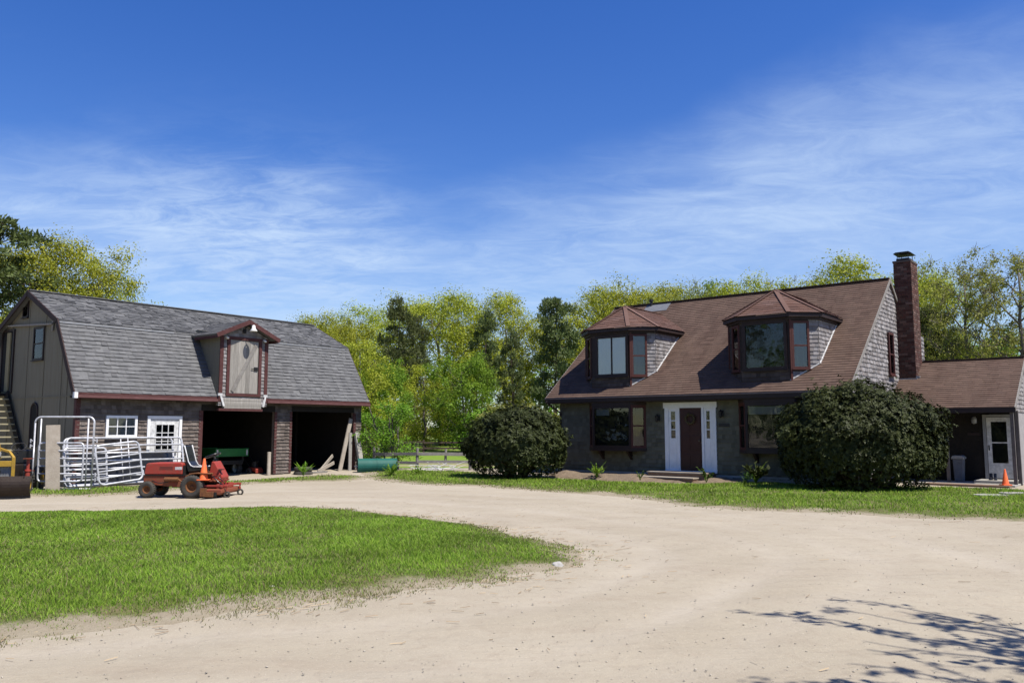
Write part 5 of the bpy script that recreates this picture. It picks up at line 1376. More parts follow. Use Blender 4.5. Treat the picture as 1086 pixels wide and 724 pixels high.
def small_things():
    # red standing post beside the blade
    o = empty('jack_post', (-12.62, 21.75, 0), 0, 'dull red steel jack post standing between the yellow tractor and the white gate', 'jack post')
    b = MB(); b.lathe([(0, .0), (.13, .0), (.13, .015), (.06, .02), (.06, .55), (.075, .56), (.075, .60), (.04, .61), (.04, .88), (.0, .88)], V((0, 0, 0)), Z3, 14); b.build('post_tube', M['mower_red'], o, smooth=False)
    b = MB(); b.box(-.09, .09, -.09, .09, .88, .90); b.bar((.06, 0, .58), (.17, 0, .58), .02, .02); b.build('head_plate', M['rusty_red'], o)
    # green trailer in the left bay
    p = on_barn(6.15, 1.5, 0); o = empty('dump_trailer', p, BRZ, 'green dump trailer with pale end stripes parked inside the left barn bay', 'trailer')
    b = MB(); b.box(-.66, .66, 0, .04, .70, .98); b.box(-.66, -.62, .04, 1.9, .70, .98); b.box(.62, .66, .04, 1.9, .70, .98); b.box(-.62, .62, 1.86, 1.9, .70, .98); b.box(-.62, .62, .04, 1.86, .70, .73)
    for z in (.715, .965): b.box(-.66, .66, -.015, .0, z - .012, z + .012)
    b.build('tub', M['green'], o, bevel=.006)
    b = MB(); b.box(-.62, -.56, -.012, -.001, .74, .94); b.box(.56, .62, -.012, -.001, .74, .94); b.build('reflector_stripe', M['greywhite'], o)
    b = MB(); b.box(-.55, -.47, .1, 1.9, .52, .70); b.box(.47, .55, .1, 1.9, .52, .70); b.box(-.5, .5, .08, .14, .42, .56); b.bar((-.5, .9, .26), (.5, .9, .26), .06, .06); b.bar((0, 1.9, .5), (0, 3.0, .4), .08, .08); b.build('trailer_frame', M['black_metal'], o)
    for x in (-.52, .52):
        k = wheel(o, x, .5, .26, .18, M['greywhite']); k.rotation_euler = (0, 0, R(90))
    # red pressure washer and slanting pipe in the bay
    p = on_barn(7.02, 1.35, 0); o = empty('garden_tiller', p, BRZ, 'small red tiller with black engine in the left barn bay beside the green trailer', 'tiller')
    b = MB(); b.box(-.14, .14, -.2, .25, .16, .30); b.box(-.16, .16, -.24, -.2, .10, .26); b.build('tine_hood', M['mower_red'], o, bevel=.02)
    b = MB(); b.tube([(0, .05, .30), (0, .05, .50)], .12, 12); b.box(-.05, .05, -.1, .2, .46, .54); b.build('engine', M['black_metal'], o)
    b = MB()
    for x in (-.2, .2): b.tube([(x * .5, .2, .3), (x, .75, .85), (x, .9, .88)], .014, 6)
    b.build('handlebar', M['black_metal'], o)
    for x in (-.22, .22):
        k = tyre_mesh(.14, .08, 18).build('wheel', M['rubber'], o); k.location = (x, .1, .14); k.rotation_euler = (0, 0, R(90))
    m = MB(); a_, b_ = on_barn(6.78, .25, .05), on_barn(6.90, .42, .80); m.tube([a_, b_], .065, 10); m.tube([b_, b_ + (b_ - a_).normalized() * .05], .07, 10)
    q = m.build('fence_post', M['board']); tag(q, 'short round post leaning on the left bay jamb', 'post')
    # tyres lying by the right bay
    for z, r, lab in ((.09, .33, 'lower of two dark tyres stacked on the ground before the shingled pillar'), (.25, .31, 'upper of two dark tyres stacked on the ground before the shingled pillar')):
        k = tyre_mesh(r, .17, 26).build('tyre', M['rubber'], None, smooth=True); k.location = on_barn(7.78, -.35, z); k.rotation_euler = (R(90), 0, z); tag(k, lab, 'tyre', 'tyres stacked by the pillar')
    # teal drum lying at the right end of the barn
    o = empty('teal_drum', (-5.62, 30.35, .02), R(14), 'long teal steel drum roller lying at the right end of the barn', 'roller drum')
    b = MB(); b.tube([(0, 0, .29), (1.42, 0, .29)], .28, 28, cap=False); b.lathe([(.28, .0), (.24, .01), (.24, .06)], V((0, 0, .29)), X3, 28)
    for x in (.02, .70, 1.40): b.lathe([(.28, -.015), (.292, -.015), (.292, .015), (.28, .015)], V((x, 0, .29)), X3, 28)
    b.build('drum_shell', M['teal'], o, smooth=False)
    b = MB(); b.lathe([(0, 1.33), (.26, 1.33), (.262, 1.41)], V((0, 0, .29)), X3, 24); b.lathe([(0, 0.06), (.26, 0.06), (.262, 0.0)], V((0, 0, .29)), X3, 24); b.build('drum_end', M['black_metal'], o)
    b = MB(); b.bar((-.1, 0, .29), (1.52, 0, .29), .05, .05); b.build('drum_axle', M['flashing'], o)
    # cone and bin by the porch
    cone(on_house(13.86, 3.32, .062), .46, 'orange cone standing on the porch step by the white storm door')
    o = empty('wheeled_bin', on_house(12.40, 4.85, .05), HRZ, 'pale lidded bin standing in the porch shade by the right bush', 'bin')
    b = MB(); b.prism([(-.12, 0), (.12, 0), (.15, .68), (-.15, .68)], V((0, -.15, 0)), X3, Z3, Y3, 0, .30); b.build('bin_body', M['slate'], o, bevel=.02)
    b = MB(); b.prism([(-.18, .68), (.18, .68), (.18, .74), (.13, .79), (-.13, .79), (-.18, .74)], V((0, -.18, 0)), X3, Z3, Y3, 0, .36); b.build('bin_lid', M['flashing'], o, bevel=.015)
    # small boots on the porch floor
    for k, (x, lab) in enumerate(((13.30, 'left boot of the dark pair on the porch slab below the storm door'), (13.42, 'right boot of the dark pair on the porch slab below the storm door'))):
        b = MB(); b.prism([(-.14, 0), (.12, 0), (.12, .20), (.03, .20), (.01, .09), (-.12, .07)], V((-.04, 0, 0)), Y3, Z3, X3, 0, .08); q = b.build('boot', M['vinyl'], None, bevel=.015); q.location = on_house(x, 4.55, .131); q.rotation_euler = (0, 0, HRZ + .2 * k)
        tag(q, lab, 'boot', 'boots on the porch')
    # flat flagstone path
    for k, (x, y, w, d_) in enumerate(((11.35, 19.9, .9, .55), (12.3, 20.5, .8, .5))):
        b = MB(); pts = [(w * .5 * math.cos(a) * random.uniform(.85, 1.1), d_ * .5 * math.sin(a) * random.uniform(.85, 1.1)) for a in np.linspace(0, 6.283, 9)[:-1]]
        b.prism(pts, V((0, 0, 0)), X3, Y3, Z3, 0, .05); q = b.build('flagstone', M['concrete'], None); q.location = (x, y, .06)
        tag(q, ('nearer flagstone set in the verge before the porch', 'farther flagstone set in the verge before the porch step')[k], 'flagstone', 'flagstones before the porch')


small_things()


def bay_clutter():
    r = random.Random(12)
    for k, (t, d, w, h, dp, m, lab) in enumerate(((8.3, 3.2, .9, 1.0, .5, 'board', 'wooden crate deep in the right barn bay, left of the steel cabinet'), (9.35, 3.6, .7, 1.55, .5, 'slate', 'grey steel cabinet standing deep in the right barn bay'))):
        o = empty('crate' if k == 0 else 'steel_cabinet', on_barn(t, d, .016), BRZ, lab, 'crate' if k == 0 else 'cabinet')
        b = MB()
        if k == 0:
            for z in np.arange(.03, h - .1, .16):
                b.box(0, w, 0, .02, z, z + .12); b.box(0, w, dp, dp + .02, z, z + .12); b.box(0, .02, .02, dp, z, z + .12); b.box(w - .02, w, .02, dp, z, z + .12)
            for x in (.021, w - .07):
                for y in (.021, dp - .05): b.box(x, x + .05, y, y + .05, 0, h)
            b.build('slatted_side', M[m], o)
        else:
            b.box(0, w, 0, dp, .05, h); b.build('cabinet_body', M[m], o, bevel=.01)
            for x in (0.01, w / 2 + .005): q = MB(); q.box(x, x + w / 2 - .015, -.02, -.001, .08, h - .03); q.build('door', M[m], o, bevel=.005)
            q = MB(); q.box(w / 2 - .06, w / 2 - .04, -.05, -.02, .75, .95); q.build('handle', M['flashing'], o)
    plank('plank', on_barn(8.95, 2.3, .02), on_barn(9.0, 2.55, 1.9), .14, .03, M['board'], 'board standing upright on the post inside the right barn bay', side=bx)


bay_clutter()


# ------------------------------------------------------------------ fences, brush
def rail_fence(pts, zs, label, name='rail_fence', m='rail', post_h=1.0):
    o = empty(name, (pts[0][0], pts[0][1], zg(pts[0][1])), 0, label, 'fence'); r = random.Random(len(label))
    base = V((pts[0][0], pts[0][1], zg(pts[0][1])))
    P = [V((x, y, zg(y))) - base for x, y in pts]
    for p in P:
        b = MB(); b.tube([p + V((0, 0, -.1)), p + V((r.uniform(-.02, .02), 0, post_h * r.uniform(.93, 1.07)))], [.065, .05], 8); b.build('fence_post', M[m], o)
    for a, b_ in zip(P[:-1], P[1:]):
        for z in zs:
            b = MB(); b.bar(a + V((0, -.06, z + r.uniform(-.04, .04))), b_ + V((0, -.06, z + r.uniform(-.04, .04))), .05, .11); b.build('rail', M[m], o)
    return o


rail_fence([(-5.35, 32.3), (-3.6, 31.6), (-1.6, 31.9), (.6, 32.2)], (.30, .62), 'weathered split rail fence between the barn and the left bush', post_h=.86)
rail_fence([(-9.5, 38.4), (-6.0, 37.4), (-2.95, 36.9), (1.0, 36.4)], (.42,), 'low single rail fence farther back across the paddock', post_h=.68)
rail_fence([(-12, 50.5), (-8.6, 50.3), (-5.3, 50), (-1.5, 50)], (.68, .3), 'thin dark rail fence in the paddock behind the split rail fence', m='pine_bark', post_h=.82)
rail_fence([(-11, 67), (-8, 67), (-5, 67), (-2, 67.2), (1, 67.4)], (.35, .75, 1.15), 'pale three rail fence at the far edge of the paddock under the trees', m='board', post_h=1.4)


def brush():
    r = random.Random(9); b = MB()
    for k in range(42):
        a = r.uniform(0, 6.28); L = r.uniform(.25, .6); c = V((r.gauss(0, .35), r.gauss(0, .2), .03 + abs(r.gauss(0, .10)))); d = V((math.cos(a), math.sin(a) * .6, r.uniform(-.1, .45))) * L
        b.tube([c - d * .4, c + V((0, 0, r.uniform(0, .05))), c + d], [.014, .012, .005], 5)
    o = b.build('brush_pile', M['greywhite'], None); o.location = (-2.75, 31.2, zg(31.2)); tag(o, 'heap of pale bleached sticks under the split rail fence', 'brush pile')


brush()


# ================================================================== TREES AND SHRUBS
def leaf_quads(cent, rad, n, size, r, flat=.75, up=.35, aspect=.62, shell=.0):
    """n leaf-sized rhombs scattered in each of the given clumps"""
    c = np.repeat(cent, n, 0); rr = np.repeat(rad, n); m = len(c)
    d = r.normal(size=(m, 3)); d /= np.linalg.norm(d, axis=1, keepdims=True)
    q = r.random(m) ** (1 / 1.5); q = shell + (1 - shell) * q
    p = c + d * (rr * q)[:, None] * np.array([1, 1, flat])
    nrm = r.normal(size=(m, 3)) * .55 + d * .95; nrm[:, 2] += up; nrm /= np.linalg.norm(nrm, axis=1, keepdims=True)
    t = np.cross(nrm, r.normal(size=(m, 3))); t /= np.linalg.norm(t, axis=1, keepdims=True) + 1e-9; b = np.cross(nrm, t)
    s = size * r.uniform(.6, 1.35, m)
    P = np.zeros((m, 4, 3)); L = t * s[:, None]; Wd = b * (s * aspect)[:, None]
    P[:, 0] = p - L * .5; P[:, 1] = p + Wd * .5 + nrm * (s * .08)[:, None]; P[:, 2] = p + L * .5; P[:, 3] = p - Wd * .5 + nrm * (s * .08)[:, None]
    return P


def needle_tufts(cent, rad, n, size, r, flat=.5):
    c = np.repeat(cent, n, 0); rr = np.repeat(rad, n); m = len(c)
    d = r.normal(size=(m, 3)); d /= np.linalg.norm(d, axis=1, keepdims=True)
    p = c + d * (rr * r.random(m) ** .5)[:, None] * np.array([1, 1, flat])
    t = d * .8 + r.normal(size=(m, 3)) * .6; t[:, 2] += .35; t /= np.linalg.norm(t, axis=1, keepdims=True)
    b = np.cross(t, r.normal(size=(m, 3))); b /= np.linalg.norm(b, axis=1, keepdims=True) + 1e-9
    s = size * r.uniform(.6, 1.3, m); P = np.zeros((m, 4, 3))
    P[:, 0] = p - b * (s * .05)[:, None]; P[:, 1] = p + t * (s * .5)[:, None] - b * (s * .17)[:, None]; P[:, 2] = p + t * s[:, None]; P[:, 3] = p + t * (s * .5)[:, None] + b * (s * .17)[:, None]
    return P


def make_tree(name, H, Wd, seed, kind='oak', leaf='leaf_bright', bark='bark', z0f=.3, lobes=12, per=7, n=60, lsize=.2, trunk_r=None, crad=.95, sprays=True, trunks=1):
    r = np.random.default_rng(seed); rd = random.Random(seed)
    root = empty(name)
    tb = MB(); cents = []; rads = []
    tr = trunk_r or H * .017
    for tk in range(trunks):
        bx, by = (0, 0) if trunks == 1 else (rd.uniform(-.3, .3), rd.uniform(-.3, .3))
        lx, ly = (rd.uniform(-.06, .06) * H, rd.uniform(-.06, .06) * H) if trunks == 1 else (rd.uniform(-.22, .22) * H, rd.uniform(-.22, .22) * H)
        top = .86 if kind != 'pine' else .97
        tp = [V((bx + lx * f ** 1.3 + rd.uniform(-.04, .04) * Wd * (f > .1) * .5, by + ly * f ** 1.3 + rd.uniform(-.04, .04) * Wd * (f > .1) * .5, H * top * f - (.15 if f == 0 else 0))) for f in np.linspace(0, 1, 8)]
        tb.tube(tp, [tr * (1.35 if i == 0 else 1) * (1 - .86 * (i / 7) ** .9) + .012 for i in range(8)], 8)

        def trunk_at(z):
            f = min(max(z / (H * top), 0), 1) * 7; i = min(int(f), 6); return tp[i].lerp(tp[i + 1], f - i)
        z0 = H * z0f; zc = (z0 + H) / 2; hz = (H - z0) / 2
        nl = max(3, lobes // trunks)
        for k in range(nl):
            ph = k * 2.39996 + rd.uniform(-.3, .3)
            f = (k + .5) / nl; cz = 1 - 2 * f + rd.uniform(-.12, .12); cz = max(-1, min(1, cz))
            rad_xy = math.sqrt(max(0, 1 - cz * cz)) * rd.uniform(.55, .85)
            if kind == 'pine': rad_xy = (0.25 + .75 * math.sqrt(f)) * rd.uniform(.35, .95); 
            if kind == 'vase': rad_xy *= 1.05
            lc = V((lx * .6 + bx + math.cos(ph) * rad_xy * Wd / 2, ly * .6 + by + math.sin(ph) * rad_xy * Wd / 2, zc + cz * hz * (.80 if kind != 'pine' else .92)))
            drop = (lc - trunk_at(lc.z)).length * (.75 if kind != 'pine' else .12)
            a = trunk_at(max(H * .16, min(lc.z - drop, H * top * .97)))
            mid = a.lerp(lc, .5) + V((rd.uniform(-.1, .1), rd.uniform(-.1, .1), rd.uniform(-.02, .12))) * (lc - a).length
            br = max(.02, tr * .42 * rd.uniform(.7, 1.1) * (1 - .5 * lc.z / H))
            tb.tube([a, a.lerp(mid, .5), mid, mid.lerp(lc, .6), lc], [br, br * .85, br * .65, br * .45, br * .28], 6)
            lr = Wd * .5 * (.36 if kind != 'pine' else .26) * rd.uniform(.8, 1.25)
            for j in range(per):
                d = V((rd.gauss(0, 1), rd.gauss(0, 1), rd.gauss(0, 1) * (.75 if kind != 'pine' else .22))).normalized() * lr * rd.uniform(.35, 1.05)
                c = lc + d
                if c.z > H: c.z = H - rd.uniform(0, .3)
                if sprays:
                    tb.tube([mid.lerp(lc, rd.uniform(.2, 1)), lc + d * .45 + V((0, 0, rd.uniform(-.1, .1))), c + d.normalized() * crad * .4], [br * .30, br * .2, .008], 4, cap=False)
                    if kind == 'bare':
                        for q in range(5):
                            e = c + V((rd.gauss(0, .5), rd.gauss(0, .5), rd.uniform(.1, .9))) * crad; tb.tube([c, c.lerp(e, .5) + V((rd.gauss(0, .08), rd.gauss(0, .08), 0)), e], [.018, .013, .006], 3, cap=False)
                cents.append(tuple(c)); rads.append(crad * rd.uniform(.65, 1.2))
        if kind == 'pine':
            cents.append(tuple(tp[-1])); rads.append(crad * .8)
    tb.build('trunk', M[bark], root, smooth=True, recalc=False)
    cents = np.array(cents); rads = np.array(rads)
    if kind == 'pine': P = needle_tufts(cents, rads, n, lsize, r)
    else: P = leaf_quads(cents, rads, n, lsize, r)
    link_mesh('crown', fast_mesh('crown', P, [(0, 1, 2, 3)], [M[leaf]]), root)
    return root


PROTO = {}
SPECS = {
    'oakA': dict(H=12, Wd=10.5, seed=1, leaf='leaf_bright', lobes=22, per=10, n=250, lsize=.135, z0f=.20, crad=1.28),
    'oakB': dict(H=12, Wd=9.5, seed=2, leaf='leaf_bright', lobes=20, per=10, n=240, lsize=.135, z0f=.18, crad=1.28),
    'oakC': dict(H=12, Wd=11, seed=3, leaf='leaf_olive', lobes=20, per=9, n=190, lsize=.135, z0f=.2, crad=1.15),
    'midA': dict(H=8, Wd=6.5, seed=4, leaf='leaf_green', lobes=18, per=10, n=140, lsize=.125, z0f=.10, crad=.72),
    'midB': dict(H=7, Wd=6.5, seed=5, leaf='leaf_bright', lobes=18, per=9, n=135, lsize=.12, z0f=.06, crad=.72),
    'pale': dict(H=12, Wd=8.5, seed=6, kind='bare', leaf='leaf_pale', lobes=14, per=7, n=46, lsize=.13, z0f=.30, crad=.85),
    'airy': dict(H=12, Wd=9.5, seed=7, kind='bare', leaf='leaf_pale', lobes=17, per=9, n=90, lsize=.14, z0f=.26, crad=.75, trunk_r=.26),
    'pineA': dict(H=12, Wd=6.0, seed=8, kind='pine', leaf='needles', bark='pine_bark', lobes=24, per=6, n=60, lsize=.30, z0f=.40, crad=.5, sprays=True, trunk_r=.19),
    'pineB': dict(H=12, Wd=6.5, seed=9, kind='pine', leaf='needles', bark='pine_bark', lobes=34, per=7, n=60, lsize=.30, z0f=.22, crad=.52, trunk_r=.19),
    'bushA': dict(H=3.2, Wd=4.5, seed=10, leaf='leaf_olive', lobes=9, per=7, n=60, lsize=.15, z0f=.05, crad=.55, trunks=3, trunk_r=.05),
    'bushB': dict(H=3.2, Wd=4.2, seed=11, leaf='leaf_green', lobes=9, per=7, n=64, lsize=.15, z0f=.05, crad=.55, trunks=3, trunk_r=.05),
    'sap': dict(H=3.1, Wd=2.3, seed=12, leaf='leaf_green', lobes=18, per=7, n=46, lsize=.085, z0f=.06, crad=.34, trunks=4, trunk_r=.03),
}
NAMES = {'oakA': ('oak_tree', 'oak'), 'oakB': ('oak_tree', 'oak'), 'oakC': ('oak_tree', 'oak'), 'midA': ('young_tree', 'tree'), 'midB': ('young_tree', 'tree'), 'pale': ('budding_tree', 'tree'), 'airy': ('budding_tree', 'tree'),
         'pineA': ('pine_tree', 'pine'), 'pineB': ('pine_tree', 'pine'), 'bushA': ('wild_shrub', 'shrub'), 'bushB': ('wild_shrub', 'shrub'), 'sap': ('sapling_clump', 'shrub')}


def plant(kind, px, ytop, Y, label, wide=1.0, group=None, rz=None):
    """a tree standing at the distance Y on the line of sight px, as tall as the photo shows it"""
    f = 875.8; p = R(6.06); a = (px - 543) / f; b = -(ytop - 362) / f
    dx, dy, dz = a, math.cos(p) - b * math.sin(p), math.sin(p) + b * math.cos(p)
    X = dx / dy * Y; top = 1.65 + dz / dy * Y; H = top - zg(Y)
    s = SPECS[kind]
    if kind not in PROTO:
        PROTO[kind] = make_tree(NAMES[kind][0], **s); o = PROTO[kind]
    else: o = copy_tree(PROTO[kind])
    if NAMES[kind][0] == 'oak_tree': wide *= 1.22
    k = H / s['H']; o.location = (X, Y, zg(Y)); o.scale = (k * wide, k * wide, k); o.rotation_euler = (0, 0, rz if rz is not None else random.uniform(0, 6.28))
    tag(o, label, NAMES[kind][1], group); return o


TREES = [
    # left, behind the barn
    ('pineB', -4, 228, 46, 'dark pine at the left edge towering behind the barn gable', 1.0),
    ('oakA', 58, 250, 50, 'bright yellow-green oak rising over the left end of the barn roof', .72),
    ('oakB', 100, 283, 52, 'smaller yellow-green oak crown at the right shoulder of the tall oak behind the barn', .62),
    ('midB', 5, 330, 44, 'low leafy tree at the left edge under the dark pine', .9),
    # between the barn and the house
    ('oakC', 322, 345, 66, 'olive oak crown just showing over the barn ridge', .8),
    ('oakA', 350, 331, 62, 'yellow-green oak over the right end of the barn ridge', .7),
    ('oakB', 385, 328, 70, 'pale oak between the barn ridge and the tall bare-trunked pine', .8),
    ('midB', 384, 358, 43, 'bright green tree hugging the right end of the barn', .85),
    ('midA', 412, 380, 46, 'fresh green tree next right of the tree at the barn end', .8),
    ('pineA', 419, 317, 54, 'tall ragged pine with a bare trunk right of the barn', .58),
    ('pineA', 440, 336, 58, 'shorter dark pine just right of the ragged bare-trunked pine', .5),
    ('oakA', 470, 309, 64, 'broad yellow-green oak, highest in the middle of the tree line', .9),
    ('pale', 506, 318, 72, 'thin budding tree between the broad oak and the dark pines', .85),
    ('pineA', 518, 330, 57, 'slim pine in front of the thin budding tree', .5),
    ('oakB', 548, 313, 66, 'yellow-green oak left of the dark pine by the house', .8),
    ('pineB', 588, 315, 55, 'full dark pine standing left of the house roof', .72),
    ('pale', 616, 316, 70, 'greyish barely leafed tree between the dark pine and the house', .8),
    ('pineA', 545, 352, 53, 'dark pine with thin lower branches in front of the oaks', .5),
    ('midA', 492, 372, 52, 'rounded fresh green tree in the middle of the clearing edge', 1.0),
    ('midB', 452, 385, 55, 'bright bushy tree behind the paddock left of the rounded green tree', 1.0),
    ('bushA', 555, 428, 48, 'olive thicket behind the left bush', 1.5),
    ('bushB', 520, 432, 50, 'green shrub under the slim pine', 1.3),
    ('bushA', 430, 428, 60, 'olive shrub in the shade at the back of the paddock', 1.3),
    ('bushB', 476, 440, 64, 'low green shrub by the pale fence', 1.4),
    ('bushA', 594, 412, 44, 'grey-olive thicket beside the left corner of the house', 1.2),
    ('bushB', 372, 420, 44, 'green undergrowth shrub against the barn end', 1.2),
    ('sap', 418, 420, 32.6, 'leafy multi-stemmed sapling clump over the teal drum', 1.0),
    ('sap', 395, 432, 33.5, 'slimmer sapling clump beside the barn corner', .8),
    # behind the house
    ('oakB', 648, 308, 62, 'yellow-green oak behind the left dormer', .8),
    ('oakA', 682, 297, 64, 'bright oak over the vent pipe on the ridge', .75),
    ('pale', 716, 293, 70, 'thin budding crown over the house ridge between the dormers', .7),
    ('oakC', 728, 306, 60, 'olive crown low over the house ridge between the dormers', .7),
    ('midA', 757, 295, 62, 'small round green crown over the ridge left of the right dormer', .55),
    ('oakA', 800, 294, 58, 'yellow-green oak over the right dormer', .75),
    ('pale', 834, 288, 66, 'thin budding crown right of the oak over the right dormer', .6),
    ('oakC', 880, 296, 62, 'olive-green oak low over the ridge, left of the oak by the chimney', .7),
    ('oakB', 918, 275, 58, 'yellow-green oak left of the brick chimney', .85),
    ('oakA', 968, 281, 60, 'yellow-green oak right behind the brick chimney', .6),
    ('pineB', 985, 325, 52, 'dark pine in the gap right of the chimney', .8),
    ('airy', 1018, 270, 50, 'airy budding tree with dark limbs over the porch wing', .72),
    ('airy', 1075, 255, 47, 'largest airy tree with a spreading trunk at the right edge', .85),
    ('midB', 1005, 352, 56, 'low bright tree over the porch wing ridge beside the dark pine', 1.0),
    ('midA', 1045, 345, 58, 'low green tree behind the airy trees over the wing', 1.0),
    ('bushB', 1075, 360, 54, 'green shrub at the right edge above the wing roof', 1.5),
]
for kind, px, yt, Y, lab, wd in TREES: plant(kind, px, yt, Y, lab, wd)


def woodland():
    """the wood far behind, one mass of trunks and leaves"""
    r = np.random.default_rng(77); n = 420
    x = r.uniform(-75, 75, n); y = r.uniform(76, 98, n); h = r.uniform(1.5, 8.2, n); c = np.stack([x, y, h], 1)
    P = leaf_quads(c, r.uniform(1.2, 2.6, n), 70, .42, r); mi = np.repeat((r.random(n) < .5).astype(int), 70)
    tr = []
    for k in range(110):
        X, Y_, hh = r.uniform(-75, 75), r.uniform(72, 92), r.uniform(6, 11); a = r.uniform(.10, .2); l = r.uniform(-.6, .6)
        q = np.array([(X - a, Y_, 0), (X + a, Y_, 0), (X + a * .4 + l, Y_ + .1, hh), (X - a * .4 + l, Y_ + .1, hh)]); q2 = np.array([(X, Y_ - a, 0), (X, Y_ + a, 0), (X + l, Y_ + a * .4, hh), (X + l, Y_ - a * .4, hh)]); tr += [q, q2]
    P = np.concatenate([P, np.array(tr)], 0); mi = np.concatenate([mi, np.full(len(tr), 2)])
    o = link_mesh('woodland', fast_mesh('woodland', P, [(0, 1, 2, 3)], [M['leaf_green'], M['leaf_olive'], M['bark']], mi)); tag(o, 'far wood closing the view behind the paddock', 'woodland', kind='stuff')


woodland()


def opposite_wood():
    r = np.random.default_rng(78); n = 520
    a = r.uniform(R(175), R(285), n); d = r.uniform(34, 52, n); c = np.stack([np.cos(a) * d, np.sin(a) * d, r.uniform(1.0, 11.5, n)], 1)
    P = leaf_quads(c, r.uniform(1.4, 2.8, n), 50, .55, r); mi = np.repeat((r.random(n) < .5).astype(int), 50)
    o = link_mesh('woodland', fast_mesh('woodland', P, [(0, 1, 2, 3)], [M['leaf_green'], M['needles']], mi)); tag(o, 'wood on the far side of the drive mirrored in the dormer windows', 'woodland', kind='stuff')


opposite_wood()


def rhododendron(loc, rx, ry, h, seed, label, n=26000, back=1.0):
    """a dense rounded evergreen: whorls of long leaves over a bumpy dome, dark stems inside"""
    r = np.random.default_rng(seed); rd = random.Random(seed); root = empty('evergreen_bush', loc, 0, label, 'bush')
    m = n // 9
    d = r.normal(size=(m, 3)); d[:, 2] = np.abs(d[:, 2]) * 1.05 - .55; d /= np.linalg.norm(d, axis=1, keepdims=True)
    bump = np.zeros(m)
    for k in range(60):
        c = r.normal(size=3); c[2] = abs(c[2]); c /= np.linalg.norm(c); bump = np.maximum(bump, np.exp(-((d - c) ** 2).sum(1) / r.uniform(.012, .05)) * r.uniform(.02, .20))
    q = (.86 + bump) * (1 - .34 * r.random(m) ** 1.7)
    cz = h * .42
    p = d * q[:, None] * np.array([rx, ry, h * .58])
    p[:, :2] *= (1 + .22 * np.clip(-d[:, 2], 0, 1))[:, None]; p += np.array([0, 0, cz]); lowp = p[:, 2] < .10; p[lowp, 2] = .05 + .25 * r.random(lowp.sum())
    sh = r.choice(m, m // 28, replace=False); sh = sh[d[sh, 2] > .05]
    sd_ = d[sh] * np.array([1, 1, .6]) + np.array([0, 0, .75]) + r.normal(size=(len(sh), 3)) * .25; sd_ /= np.linalg.norm(sd_, axis=1, keepdims=True)
    so_ = [p[sh] + sd_ * (r.uniform(.5, 1.5, len(sh)) * L_)[:, None] for L_ in (.07, .13, .19)]
    p = np.concatenate([p] + so_); d = np.concatenate([d] + [d[sh]] * 3); m = len(p)
    k9 = 9; pc = np.repeat(p, k9, 0); ax = np.repeat(d + r.normal(size=(m, 3)) * .35 + np.array([0, 0, .35]), k9, 0); ax /= np.linalg.norm(ax, axis=1, keepdims=True)
    M9 = len(pc); t = r.normal(size=(M9, 3)); t -= ax * (t * ax).sum(1, keepdims=True); t /= np.linalg.norm(t, axis=1, keepdims=True)
    dirl = t * .85 + ax * r.uniform(-.15, .55, M9)[:, None]; dirl /= np.linalg.norm(dirl, axis=1, keepdims=True)
    b = np.cross(dirl, ax); b /= np.linalg.norm(b, axis=1, keepdims=True) + 1e-9
    s = r.uniform(.048, .098, M9); w = s * r.uniform(.17, .24, M9); P = np.zeros((M9, 4, 3)); nn = np.cross(b, dirl)
    P[:, 0] = pc; P[:, 1] = pc + dirl * (s * .5)[:, None] + b * w[:, None]; P[:, 2] = pc + dirl * s[:, None] - nn * (s * .12)[:, None]; P[:, 3] = pc + dirl * (s * .5)[:, None] - b * w[:, None]
    link_mesh('foliage', fast_mesh('foliage', P, [(0, 1, 2, 3)], [M['rhodo']]), root)
    tb = MB()
    for k in range(34):
        a = rd.uniform(0, 6.28); el = rd.uniform(.15, 1.4); e = V((math.cos(a) * math.cos(el) * rx * .86, math.sin(a) * math.cos(el) * ry * .86, .25 + h * .78 * math.sin(el))); s0 = V((math.cos(a) * rx * .12, math.sin(a) * ry * .12, -.1))
        mid = s0.lerp(e, .5) + V((0, 0, .18)); tb.tube([s0, mid, e], [.045, .03, .012], 6)
    tb.build('stems', M['pine_bark'], root, recalc=False)
    return root


rhododendron((9.45, 22.55, .0), 2.48, 1.75, 3.02, 5, 'large dark evergreen bush hiding the right end of the house front', n=175000)
rhododendron((.16, 27.6, .05), 1.86, 1.55, 2.46, 6, 'dark round evergreen bush at the left corner of the house', n=115000)


def bed_plant(x, y, h, n, m, label, seed, broad=.3, z=.12):
    r = np.random.default_rng(seed); k = n; P = np.zeros((k * 3, 4, 3)); st = MB(); j = 0
    for i in range(k):
        a = r.uniform(0, 6.28); L = h * r.uniform(.6, 1.15); out = L * r.uniform(.3, .9); e = np.array([math.cos(a) * out, math.sin(a) * out, L * r.uniform(.55, 1.0)])
        st.tube([(0, 0, -.04), tuple(e * np.array([.4, .4, .6])), tuple(e)], [.006, .005, .003], 4, cap=False)
        for q in (.55, .78, 1.0):
            c = e * np.array([q, q, q ** .8]); t = e / np.linalg.norm(e) + r.normal(size=3) * .35; t /= np.linalg.norm(t); b = np.cross(t, [0, 0, 1.]); b /= np.linalg.norm(b) + 1e-9; s = h * r.uniform(.25, .45)
            P[j] = [c - t * s * .3, c + b * s * broad, c + t * s * .7 - np.array([0, 0, s * .2]), c - b * s * broad]; j += 1
    o = empty('bed_plant', (x, y, z), 0, label, 'plant'); st.build('stalk', M['leaf_green'], o, recalc=False)
    link_mesh('foliage', fast_mesh('foliage', P, [(0, 1, 2, 3)], [M[m]]), o)


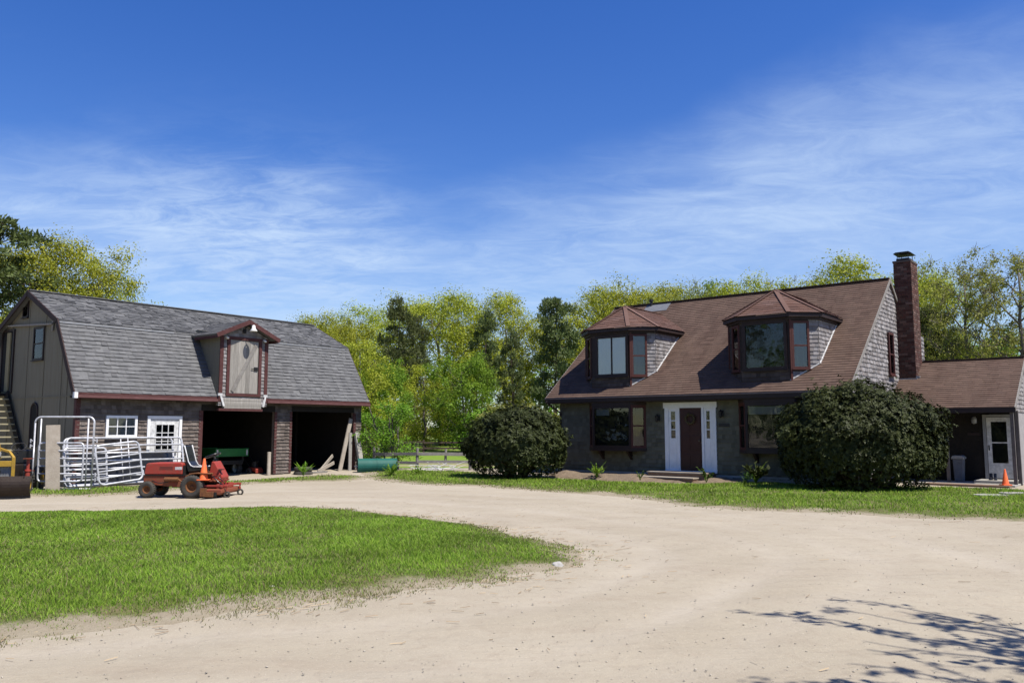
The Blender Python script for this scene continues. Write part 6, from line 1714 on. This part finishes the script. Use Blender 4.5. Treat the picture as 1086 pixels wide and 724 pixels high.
bed_plant(2.75, 27.1, .42, 34, 'leaf_green', 'feathery green fern in the soil bed under the left bay window', 1, .16)
bed_plant(5.75, 24.75, .36, 22, 'plant', 'broad-leaved green plant at the foot of the front steps', 2, .34)
bed_plant(7.15, 24.5, .52, 60, 'rhodo', 'bushy dull-green plant under the right bay window', 3, .26)
bed_plant(6.75, 24.25, .26, 14, 'plant', 'small low plant left of the bushy dull-green one', 4, .34)
bed_plant(3.95, 25.75, .24, 14, 'plant', 'small weed beside the left end of the steps', 5, .3)
bed_plant(-7.05, 28.2, .42, 24, 'leaf_green', 'tall weed clump in the grass before the shingled barn pillar', 6, .2)
bed_plant(-4.1, 28.3, .40, 30, 'leaf_green', 'rank weeds in the verge below the teal drum', 7, .2, z=.08)
bed_plant(-3.2, 28.6, .32, 24, 'leaf_green', 'rank weeds in the verge by the left bush', 8, .2, z=.08)


def yard_tree():
    """the tree beside the camera whose branches throw the shadow on the drive"""
    r = np.random.default_rng(3); rd = random.Random(3); o = empty('yard_tree', (8.6, 2.6, 0), 0, 'sparse-leaved tree right beside the drive, its branches shading the lower right corner', 'tree')
    tb = MB(); tb.tube([(0, 0, -.2), (-.1, .1, 1.6), (-.1, .2, 3.4), (-.3, .3, 5.5), (-.5, .4, 8)], [.26, .2, .17, .12, .05], 10)
    cs = []
    for k in range(40):
        z0 = 2.9 + 3.6 * rd.random(); a = R(rd.uniform(118, 212)); L = rd.uniform(2.4, 4.9); s = V((-.15, .2, z0)); d = V((math.cos(a), math.sin(a), rd.uniform(-.02, .30)))
        pts = [s + d * L * f + V((rd.gauss(0, .06), rd.gauss(0, .06), -.25 * f * f * L * .25)) for f in (0, .25, .5, .75, 1)]
        tb.tube(pts, [.06, .045, .032, .02, .008], 6)
        for j in range(9):
            f = rd.uniform(.35, 1); i = min(int(f * 4), 3); b = pts[i].lerp(pts[i + 1], f * 4 - i); e = b + (d * .7 + V((rd.gauss(0, .5), rd.gauss(0, .5), rd.gauss(0, .15)))) * rd.uniform(.3, .7)
            tb.tube([b, b.lerp(e, .5) + V((0, 0, .03)), e], [.014, .010, .005], 4, cap=False)
            for t in (.5, .75, 1.0):
                if rd.random() < .62: cs.append(tuple(b.lerp(e, t)))
    tb.build('trunk', M['bark'], o, smooth=True, recalc=False)
    cs = np.array(cs); P = leaf_quads(cs, np.full(len(cs), .14), 9, .10, r, flat=.8)
    link_mesh('crown', fast_mesh('crown', P, [(0, 1, 2, 3)], [M['leaf_green']]), o)


yard_tree()
